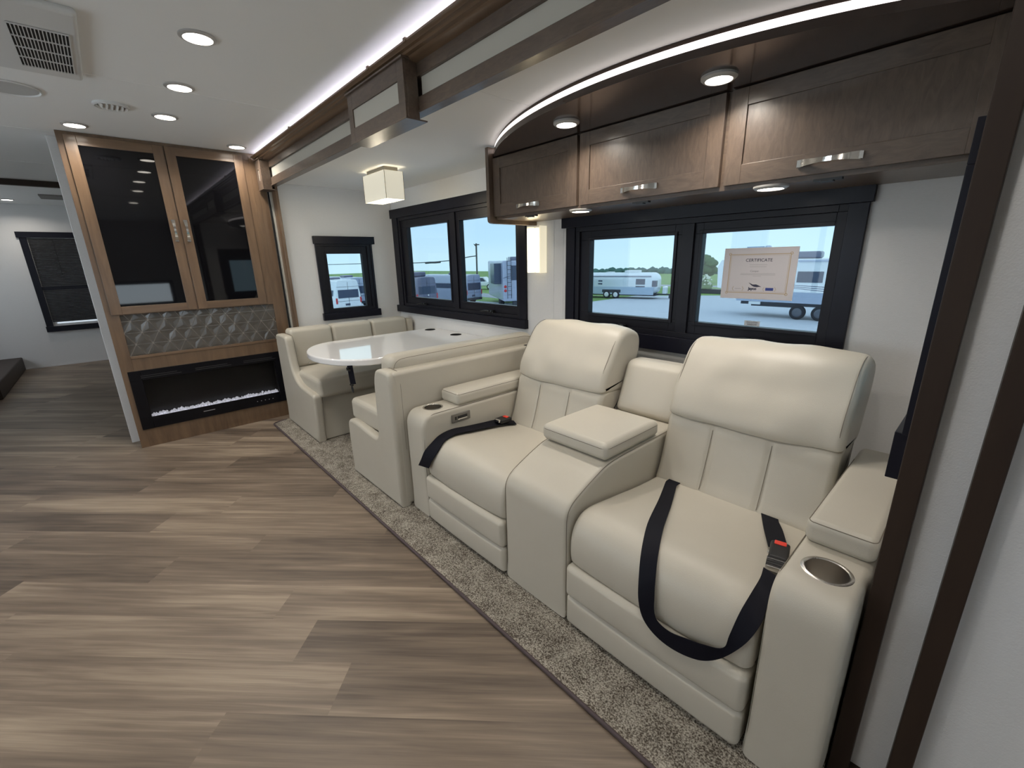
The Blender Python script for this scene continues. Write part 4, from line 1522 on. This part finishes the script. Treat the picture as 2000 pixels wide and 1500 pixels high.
# ------------------------------------------------------------------ certificate and sticker on the right pane
YP = 2.4655
ce = thing('certificate', 'cream certificate with a gold border taped inside the right window pane', 'certificate', (-0.852, YP, 1.277))
cx0, cx1, cz0, cz1 = -1.026, -0.680, 1.275, 1.531
MB().box((cx0, YP, cz0), (cx1, YP + 0.0008, cz1)).build('paper', PAPER, ce)
yf = YP - 0.0004
q = MB()
for m_, w_ in ((0.030, 0.0035), (0.037, 0.0012)):
    a, b_, c, d = cx0 + m_, cx1 - m_, cz0 + m_, cz1 - m_
    q.box((a, yf, c), (b_, YP, c + w_)).box((a, yf, d - w_), (b_, YP, d)).box((a, yf, c), (a + w_, YP, d)).box((b_ - w_, yf, c), (b_, YP, d))
for a in (cx0 + 0.030, cx1 - 0.030):
    for c in (cz0 + 0.030, cz1 - 0.030):
        q.lathe([(0.004, 0), (0.007, 0), (0.007, -0.0005), (0.004, -0.0005)], (a, YP, c), axis='y', seg=12)
q.build('gold_border', GOLD, ce)
pt = lambda ox, oz: (lambda u, v, w: (ox + u, yf - w, oz + v))
text_mesh('CERTIFICATE', 0.0215, INK, pt(-0.853, 1.463), 'title', ce, bold=0.0001)
q = MB()
for z, a, b_ in ((1.447, -0.895, -0.812), (1.437, -0.893, -0.814), (1.403, -0.935, -0.770), (1.397, -0.935, -0.770), (1.391, -0.875, -0.835)):
    q.box((a, yf, z), (b_, YP, z + 0.0012))
q.build('text_lines', GREYINK, ce)
text_mesh('Camper', 0.013, GREYINK, pt(-0.868, 1.412), 'handwriting', ce)
text_mesh('Jayco', 0.0185, INK, pt(-0.868, 1.322), 'brand_name', ce, bold=0.0009)
q = MB()
bird = [(-0.890, 1.359), (-0.868, 1.349), (-0.852, 1.350), (-0.838, 1.344), (-0.826, 1.338), (-0.838, 1.338), (-0.848, 1.336), (-0.862, 1.338), (-0.872, 1.343), (-0.880, 1.350)]
q.prism(bird, yf, YP, 'y')
q.build('bird_logo', INK, ce)
for cx_, w_ in ((-0.940, 0.028), (-0.788, 0.030)):
    for sg in (-1, 1):
        pts = [(cx_ + sg * (w_ - 0.006 * abs(t)), 1.327 + t * 0.011) for t in (-1, -0.5, 0, 0.5, 1)]
        MB().tube([(a, yf, c) for a, c in pts], 0.0011, seg=4).build('laurel', GOLD, ce)
MB().box((-0.806, yf, 1.320), (-0.770, YP, 1.334)).build('badge', BLUEINK, ce)
MB().box((-0.955, yf, 1.326), (-0.925, YP, 1.3275)).build('signature', GREYINK, ce)
q = MB().box((-0.935, YP - 0.0002, 1.5305), (-0.885, YP + 0.001, 1.542))
stk = thing('window_sticker', 'small white sticker at the bottom edge of the right window pane', 'sticker', (-0.848, YP, 1.135))
MB().box((-0.886, YP, 1.136), (-0.810, YP + 0.0008, 1.163)).build('label_paper', mat('sticker_paper', (0.52, 0.54, 0.56), 0.6), stk)
text_mesh('INSULATED', 0.0105, INK, pt(-0.848, 1.1515), 'lettering', stk)
text_mesh('WINDOW', 0.0105, INK, pt(-0.848, 1.1405), 'lettering', stk)

# ------------------------------------------------------------------ outdoors
G = -2.70
GRAVEL = mat('pale_gravel', (0.50, 0.54, 0.62), 0.9, var=(0.60, 0.64, 0.72), vs=(3, 3, 3), vamt=0.2, detail=8)
GRASS = mat('lawn_grass', (0.13, 0.26, 0.06), 0.9, var=(0.24, 0.36, 0.12), vs=(0.3, 0.3, 0.3), vamt=0.2, detail=6)
ROAD = mat('road_grey', (0.34, 0.37, 0.42), 0.9)
LEAF = mat('tree_leaves', (0.035, 0.10, 0.04), 0.8, var=(0.09, 0.19, 0.06), vs=(1.5, 1.5, 1.5), vamt=0.2)
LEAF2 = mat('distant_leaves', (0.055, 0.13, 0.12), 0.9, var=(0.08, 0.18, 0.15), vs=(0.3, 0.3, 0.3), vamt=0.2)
VWHITE = mat('vehicle_white', (0.78, 0.82, 0.86), 0.3, coat=0.4)
VSILVER = mat('vehicle_silver', (0.42, 0.48, 0.62), 0.3, 0.1, coat=0.4)
VGREY = mat('vehicle_grey', (0.15, 0.16, 0.24), 0.3, 0.2, coat=0.4)
VGLASS = mat('vehicle_dark_glass', (0.05, 0.07, 0.12), 0.25)
ALU = mat('polished_trailer_skin', (0.72, 0.78, 0.84), 0.35, 0.3)
ALUD = mat('trailer_lower_skin', (0.48, 0.57, 0.70), 0.4, 0.3)
TIRE = mat('tire_rubber', (0.02, 0.022, 0.03), 0.8)
HUB = mat('wheel_rim', (0.72, 0.74, 0.78), 0.5)
TAIL = mat('tail_light_red', (0.55, 0.03, 0.04), 0.3)
CHASSIS = mat('chassis_dark', (0.04, 0.045, 0.06), 0.6)
WOODP = mat('weathered_pole', (0.10, 0.10, 0.11), 0.9)

gm = MB().box((-190, 2.9, G - 0.1), (40, 112, G - 0.02))
struct(gm.build('ground', GRASS))
lot = [(-60, 4.0), (20, 4.0), (20, 50), (-18, 50), (-27.5, 43.5), (-27, 30.0), (-38, 29), (-60, 29)]
struct(MB().prism(lot, G - 0.02, G, 'z').build('gravel_lot', GRAVEL))
struct(MB().prism([(-90, 38.5), (-34, 32), (-34, 35), (-90, 43)], G - 0.02, G - 0.005, 'z').build('road', ROAD))
struct(MB().prism([(-100, 50), (-20, 62), (-20, 65), (-100, 54)], G - 0.02, G - 0.005, 'z').build('road', ROAD))
struct(MB().prism([(-24.5, 50.5), (-17, 50.5), (-17, 51.5), (-24.5, 51.5)], G, G + 0.45, 'z').build('curb_bed', mat('mulch_bed', (0.12, 0.10, 0.12), 0.9)))


def wheel(mb, x, y, z, r, w, ax='y', rim=1):
    mb.lathe([(0, 0), (r * 0.9, 0), (r, w * 0.15), (r, w * 0.85), (r * 0.9, w), (0, w)], (x, y, z), 0, 24, axis=ax)
    return mb


def wheel_part(parent, x, y, z, r, w, hub=None):
    o = wheel(MB(), x, y, z, r, w).build('wheel', TIRE, parent, local=True)
    b = MB()
    b.lathe([(0, -0.02), (r * 0.28, -0.03), (r * 0.55, -0.02), (r * 0.62, 0.0), (r * 0.62, 0.05)], (x, y, z), 0, 20, axis='y')
    b.build('rim', hub or HUB, o, local=True)
    return o


# polished travel trailer (local: x along its length, near side at -y)
tr = thing('travel_trailer', 'polished aluminium travel trailer with rounded ends across the gravel lot', 'trailer', (-28.2, 40.6, G), rz=R(14))
b = MB()
b.rbox((-4.6, -1.15, 0.42), (4.75, 1.15, 2.62), 0.72, k=6, mdiv=6)
b.build('body', ALU, tr, local=True, smooth=60)
MB().rbox((-4.5, -1.162, 0.42), (4.5, -1.10, 1.22), 0.03, mdiv=1).build('lower_panel', ALUD, tr, local=True)
b = MB()
for a, c, z in ((-3.4, -2.7, 2.72), (-0.9, -0.2, 2.70), (1.2, 2.7, 2.85)):
    MB().rbox((a, -0.5, 2.58), (c, 0.45, z), 0.05, mdiv=1).build('roof_unit', VWHITE, tr, local=True)
MB().tube([(-4.4, -1.17, 2.28), (4.2, -1.17, 2.28)], 0.045).build('awning', VGREY, tr, local=True)
q = MB()
for a, b_, c, d in ((-2.75, -2.20, 1.45, 2.0), (-1.45, -0.98, 1.72, 1.86), (-1.45, -0.98, 1.42, 1.56), (2.65, 3.6, 1.45, 2.02), (2.65, 3.6, 1.20, 1.32), (4.15, 4.72, 1.25, 1.85)):
    q = MB().rbox((a, -1.175 if a < 4.0 else -1.10, c), (b_, -1.12 if a < 4.0 else -0.4, d), 0.025, mdiv=1)
    q.build('window', VGLASS, tr, local=True)
q = MB()
q.tube([(-2.95, -1.165, 0.5), (-2.95, -1.165, 2.12), (-1.98, -1.165, 2.12), (-1.98, -1.165, 0.5)], 0.02)
q.build('door', ALUD, tr, local=True)
for x in (-0.45, 0.55):
    wheel_part(tr, x, -1.22, 0.40, 0.40, 0.24)
q = MB().box((-4.4, -1.0, 0.32), (4.6, 1.0, 0.46))
q.rbox((-0.98, -1.185, 0.6), (1.08, -1.10, 0.92), 0.04, mdiv=1)
q.box((4.6, -0.15, 0.38), (6.0, 0.15, 0.50))
q.tube([(5.8, 0, 0.4), (5.8, 0, 0.05)], 0.06)
q.build('chassis', CHASSIS, tr, local=True)
MB().rbox((5.15, -0.35, 0.5), (5.55, 0.35, 1.25), 0.1, mdiv=1).build('propane_cover', VWHITE, tr, local=True)


# vans seen from the rear; local x = out of the rear door
def van(label, loc, rz, body, first=False):
    t = thing('camper_van', label, 'van', loc, 'camper vans parked beyond the windows', rz=rz)
    b = MB()
    sec = [(-1.08, 0.45, 1), (1.08, 0.45, 1), (1.13, 0.9), (1.12, 1.5), (1.02, 2.2), (0.93, 2.72), (0.78, 2.86), (0, 2.90), (-0.78, 2.86), (-0.93, 2.72), (-1.02, 2.2), (-1.12, 1.5), (-1.13, 0.9)]
    b.loft([(p[0], p[1]) + tuple(p[2:]) for p in sec], -6.6, 0.0, 'x', r=0.09, sm=4, k=3, nmid=3)
    b.build('body', body, t, local=True, smooth=50)
    MB().rbox((-0.03, -0.90, 1.40), (0.025, 0.90, 2.08), 0.025, mdiv=3).build('rear_window', VGLASS, t, local=True)
    q = MB()
    q.tube([(0.005, 0, 0.6), (0.005, 0, 2.7)], 0.012)
    q.tube([(0.005, -0.98, 2.32), (0.005, 0.98, 2.32)], 0.010)
    q.tube([(0.005, -1.1, 1.15), (0.005, 1.1, 1.15)], 0.010)
    q.build('door_line', CHASSIS, t, local=True)
    for y in (-1.06, 1.06):
        MB().rbox((-0.08, y - 0.07, 0.95), (0.02, y + 0.07, 1.42), 0.02, mdiv=1).build('tail_light', TAIL, t, local=True)
    MB().box((0.0, 0.02, 1.22), (0.03, 0.16, 1.36)).build('emblem', HUB, t, local=True)
    MB().box((0.0, -0.35, 0.78), (0.03, 0.05, 0.94)).build('license_plate', VGLASS, t, local=True)
    MB().rbox((-0.1, -1.05, 0.42), (0.10, 1.05, 0.66), 0.05, mdiv=1).build('bumper', CHASSIS, t, local=True)
    q = MB().rbox((-3.0, -0.5, 2.88), (-2.0, 0.4, 3.06), 0.06, mdiv=1)
    q.build('roof_vent', VGREY, t, local=True)
    for x in (-1.2, -5.3):
        for y in (-1.12, 0.88):
            wheel(MB(), x, y, 0.38, 0.38, 0.24).build('wheel', TIRE, t, local=True)
    for y in (-1.10,):
        MB().box((-5.6, y - 0.012, 1.45), (-0.5, y + 0.05, 2.05)).build('side_window', VGLASS, t, local=True)
    return t


van('white camper van with a dark rear window, seen through the small end window', (-36.9, 14.85, G), R(4), VWHITE)
va_ = van('dark grey camper van with an air conditioner on its roof, left dinette pane', (-34.6, 21.1, G), R(3), VGREY)
MB().rbox((-2.2, -0.75, 2.88), (-1.1, 0.75, 3.32), 0.12, mdiv=1).build('air_conditioner', VGREY, va_, local=True)
van('silver blue camper van parked behind the middle of the dinette window', (-35.0, 26.7, G), R(10), VSILVER)
van('second grey blue camper van, mostly hidden at the left edge of the dinette window', (-41.5, 17.9, G), R(3), VSILVER)

# motorhome
mh = thing('motorhome', 'large white motorhome with a rear ladder and a slide-out, right dinette pane', 'motorhome', (-28.9, 26.9, G), rz=R(-31))
b = MB()
b.rbox((-9.0, -1.32, 0.62), (0, 1.32, 4.12), 0.12, k=3, mdiv=3)
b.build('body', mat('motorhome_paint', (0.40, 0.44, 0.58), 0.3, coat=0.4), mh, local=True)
MB().rbox((-0.02, -0.62, 2.45), (0.04, 1.0, 3.70), 0.03, mdiv=1).build('rear_window', VGLASS, mh, local=True)
MB().rbox((-3.2, -1.95, 2.1), (-0.9, -1.30, 3.9), 0.03, mdiv=1).build('slide_out_room', VGLASS, mh, local=True)
q = MB()
for y in (-0.95, -0.60):
    q.tube([(0.02, y, 4.35), (0.14, y, 4.30), (0.14, y, 0.95), (0.02, y, 0.9)], 0.022)
for i in range(9):
    q.tube([(0.14, -0.95, 1.2 + i * 0.36), (0.14, -0.60, 1.2 + i * 0.36)], 0.018)
q.build('ladder', CHASSIS, mh, local=True)
for z in (1.75, 2.1):
    MB().lathe([(0, 0.04), (0.11, 0.03), (0.13, 0)], (0.0, -1.12, z - 0.2), axis='x', seg=16).build('tail_light', TAIL, mh, local=True)
MB().rbox((-2.5, -0.4, 4.1), (-1.2, 0.6, 4.45), 0.08, mdiv=1).build('air_conditioner', VGREY, mh, local=True)
q = MB()
q.add([(0.02, -1.32, 2.6), (0.02, 1.3, 3.4), (0.02, 1.3, 3.46), (0.02, -1.32, 2.66), (0.0, -1.32, 2.6), (0.0, 1.3, 3.4), (0.0, 1.3, 3.46), (0.0, -1.32, 2.66)], [(0, 1, 2, 3), (4, 7, 6, 5), (0, 4, 5, 1), (2, 6, 7, 3)])
q.build('paint_swoosh', VGREY, mh, local=True)
for y in (-1.25, 0.85):
    wheel(MB(), -2.6, y, 0.5, 0.5, 0.4).build('wheel', TIRE, mh, local=True)
MB().box((-0.6, -0.4, 0.25), (-0.1, 0.9, 0.62)).build('hitch', CHASSIS, mh, local=True)

# white pickup far off
pk_ = thing('pickup_truck', 'small distant white pickup truck on the road beside the motorhome', 'truck', (-53.0, 41.5, G), rz=R(30))
q = MB().rbox((-2.9, -0.95, 0.5), (2.9, 0.95, 1.15), 0.15, mdiv=1)
q.prism([(-1.0, 1.1), (-0.6, 1.75), (0.9, 1.8), (1.6, 1.1)], -0.85, 0.85, 'y')
q.build('body', VWHITE, pk_, local=True)
MB().prism([(-0.75, 1.18), (-0.45, 1.65), (0.85, 1.68), (1.3, 1.18)], -0.87, 0.87, 'y').build('window', VGLASS, pk_, local=True)
for x in (-1.9, 1.9):
    wheel_part(pk_, x, -1.0, 0.4, 0.42, 0.28)

# utility pole and wires
up_ = thing('utility_pole', 'tall wooden utility pole with wires in the sky above the vans', 'pole', (-71.0, 55.0, G))
MB().tube([(-71.0, 55, G), (-70.85, 55, 4.7)], 0.16).box((-71.3, 54.9, 4.35), (-70.0, 55.1, 4.55)).tube([(-70.85, 55, 4.0), (-71.6, 55, 4.6)], 0.06).build('post', WOODP, up_)
MB().tube(spl([(-71.0, 55, 2.35), (-73, 55, 2.25), (-80.3, 55, 1.58), (-96.5, 55, 1.20), (-124.6, 55, 1.31), (-151, 55, 1.22), (-170, 55, 1.4)], 6), 0.09, seg=6).build('cable', CHASSIS, up_)
MB().tube(spl([(-84, 55, 1.32), (-86, 55, 1.25), (-88, 55, 1.25), (-90, 55, 1.18)], 4), 0.22, seg=6).build('splice_case', CHASSIS, up_)

# fifth wheel trailer behind the certificate
fwt = thing('fifth_wheel_trailer', 'big white fifth wheel trailer partly hidden behind the certificate', 'trailer', (-8.0, 33.0, G))
b = MB()
b.prism([(-4.6, 1.05), (4.5, 1.05), (4.5, 3.85), (-5.9, 3.85), (-6.15, 3.4), (-6.05, 1.9), (-4.9, 1.75)], 0.0, 2.5, 'y')
b.build('body', VWHITE, fwt, local=True, bevel=0.05)
MB().box((-4.6, -0.02, 1.05), (4.5, 0.0, 1.75)).build('lower_panel', VSILVER, fwt, local=True)
MB().rbox((-1.0, -0.04, 2.38), (0.42, 0.0, 3.06), 0.06, mdiv=1).build('window', VGLASS, fwt, local=True)
MB().rbox((-1.05, -0.12, 3.66), (4.4, 0.0, 3.78), 0.04, mdiv=1).build('awning', VSILVER, fwt, local=True)
MB().box((-4.3, 0.1, 0.84), (4.5, 2.2, 1.06)).box((-3.6, 0.1, 0.74), (-0.9, 0.3, 0.86)).build('chassis', CHASSIS, fwt, local=True)
MB().box((-3.75, 0.0, 0.85), (-3.0, 0.1, 1.04)).build('step_box', VWHITE, fwt, local=True)
for x in (-0.72, 0.52):
    wheel_part(fwt, x, -0.02, 0.46, 0.46, 0.3, mat('dark_rim', (0.10, 0.11, 0.14), 0.5))
MB().rbox((-1.5, 0.6, 3.85), (-0.05, 1.5, 4.30), 0.15, mdiv=1).build('air_conditioner', VGREY, fwt, local=True)
q = MB().rbox((-4.0, 0.6, 3.85), (-3.3, 1.2, 4.95), 0.1, mdiv=1)
MB().rbox((-3.4, 0.6, 3.85), (-3.0, 1.0, 4.75), 0.15, mdiv=1).box((-4.5, 0.6, 4.40), (-3.4, 0.7, 4.70)).build('roof_antenna', VSILVER, fwt, local=True)
q = MB()
for i in range(3):
    q.add([(-1.6 + i * 0.2, -0.006, 2.20 - i * 0.10), (1.2, -0.006, 2.06 - i * 0.14), (1.2, -0.006, 2.12 - i * 0.14), (-1.6 + i * 0.2, -0.006, 2.23 - i * 0.10)], [(0, 1, 2, 3)])
q.build('paint_stripe', VGREY, fwt, local=True)


# trees and shrubs
def blob(mb, c, r, seed, n=2):
    import bmesh as _b
    bm = _b.new()
    _b.ops.create_icosphere(bm, subdivisions=n, radius=1.0)
    vs = []
    for v in bm.verts:
        p = v.co.copy()
        k = 1 + 0.28 * noise.noise(p * 1.6 + Vector((seed, 0, 0))) + 0.16 * noise.noise(p * 4.5 + Vector((0, seed, 0)))
        vs.append((c[0] + p.x * r[0] * k, c[1] + p.y * r[1] * k, c[2] + p.z * r[2] * k))
    fs = [tuple(v.index for v in f.verts) for f in bm.faces]
    bm.free()
    return mb.add(vs, fs)


tre = thing('leafy_tree', 'round dark green tree beside the gravel lot, left of the certificate', 'tree', (-31.7, 70.0, G))
q = MB()
rnd = random.Random(4)
for i in range(26):
    a = rnd.uniform(0, 6.28)
    rr = rnd.uniform(0, 1.6)
    blob(q, (-31.9 + rr * math.cos(a), 70 + rr * math.sin(a), G + 2.0 + rnd.uniform(-0.6, 1.9) * (1 - rr / 4)), (0.85, 0.85, 0.65), i, 3)
q.build('foliage', LEAF, tre, smooth=180)
MB().tube([(-31.8, 70, G), (-31.9, 70, G + 2)], 0.18).build('trunk', WOODP, tre)
shb = thing('flowering_shrub', 'white flowering shrub in front of the round tree', 'shrub', (-23.2, 50.9, G + 0.45))
q = MB()
for i in range(14):
    blob(q, (-23.2 + rnd.uniform(-0.7, 0.7), 50.9 + rnd.uniform(-0.4, 0.4), G + 1.0 + rnd.uniform(-0.3, 0.7)), (0.38, 0.38, 0.34), 40 + i, 2)
q.build('foliage', mat('shrub_leaves', (0.10, 0.20, 0.07), 0.8, var=(0.24, 0.34, 0.16), vs=(3, 3, 3), vamt=0.2), shb, smooth=180)
q = MB()
for i in range(46):
    a, e_ = rnd.uniform(3.3, 6.1), rnd.uniform(-0.3, 1.3)
    blob(q, (-23.2 + 0.95 * math.cos(a) * math.cos(e_), 50.9 + 0.75 * math.sin(a) * math.cos(e_), G + 1.2 + 0.85 * math.sin(e_)), (0.13, 0.13, 0.12), 90 + i, 1)
q.build('blossoms', mat('cream_blossom', (0.62, 0.66, 0.55), 0.8), shb, smooth=180)
q = MB()
rnd = random.Random(9)
for i in range(110):
    x = -95 + i * 0.62
    zt = -1.45 - max(0, (-68 - x)) * 0.03
    blob(q, (x, 106 + rnd.uniform(-2, 2), zt - 1.0 + rnd.uniform(-0.15, 0.25)), (1.2, 1.2, 1.05), i, 2)
q.box((-95, 106, G), (-27, 109, -2.0))
tag(q.build('treeline', LEAF2, smooth=180), 'distant dark blue green belt of trees on the horizon', 'treeline', kind='stuff')
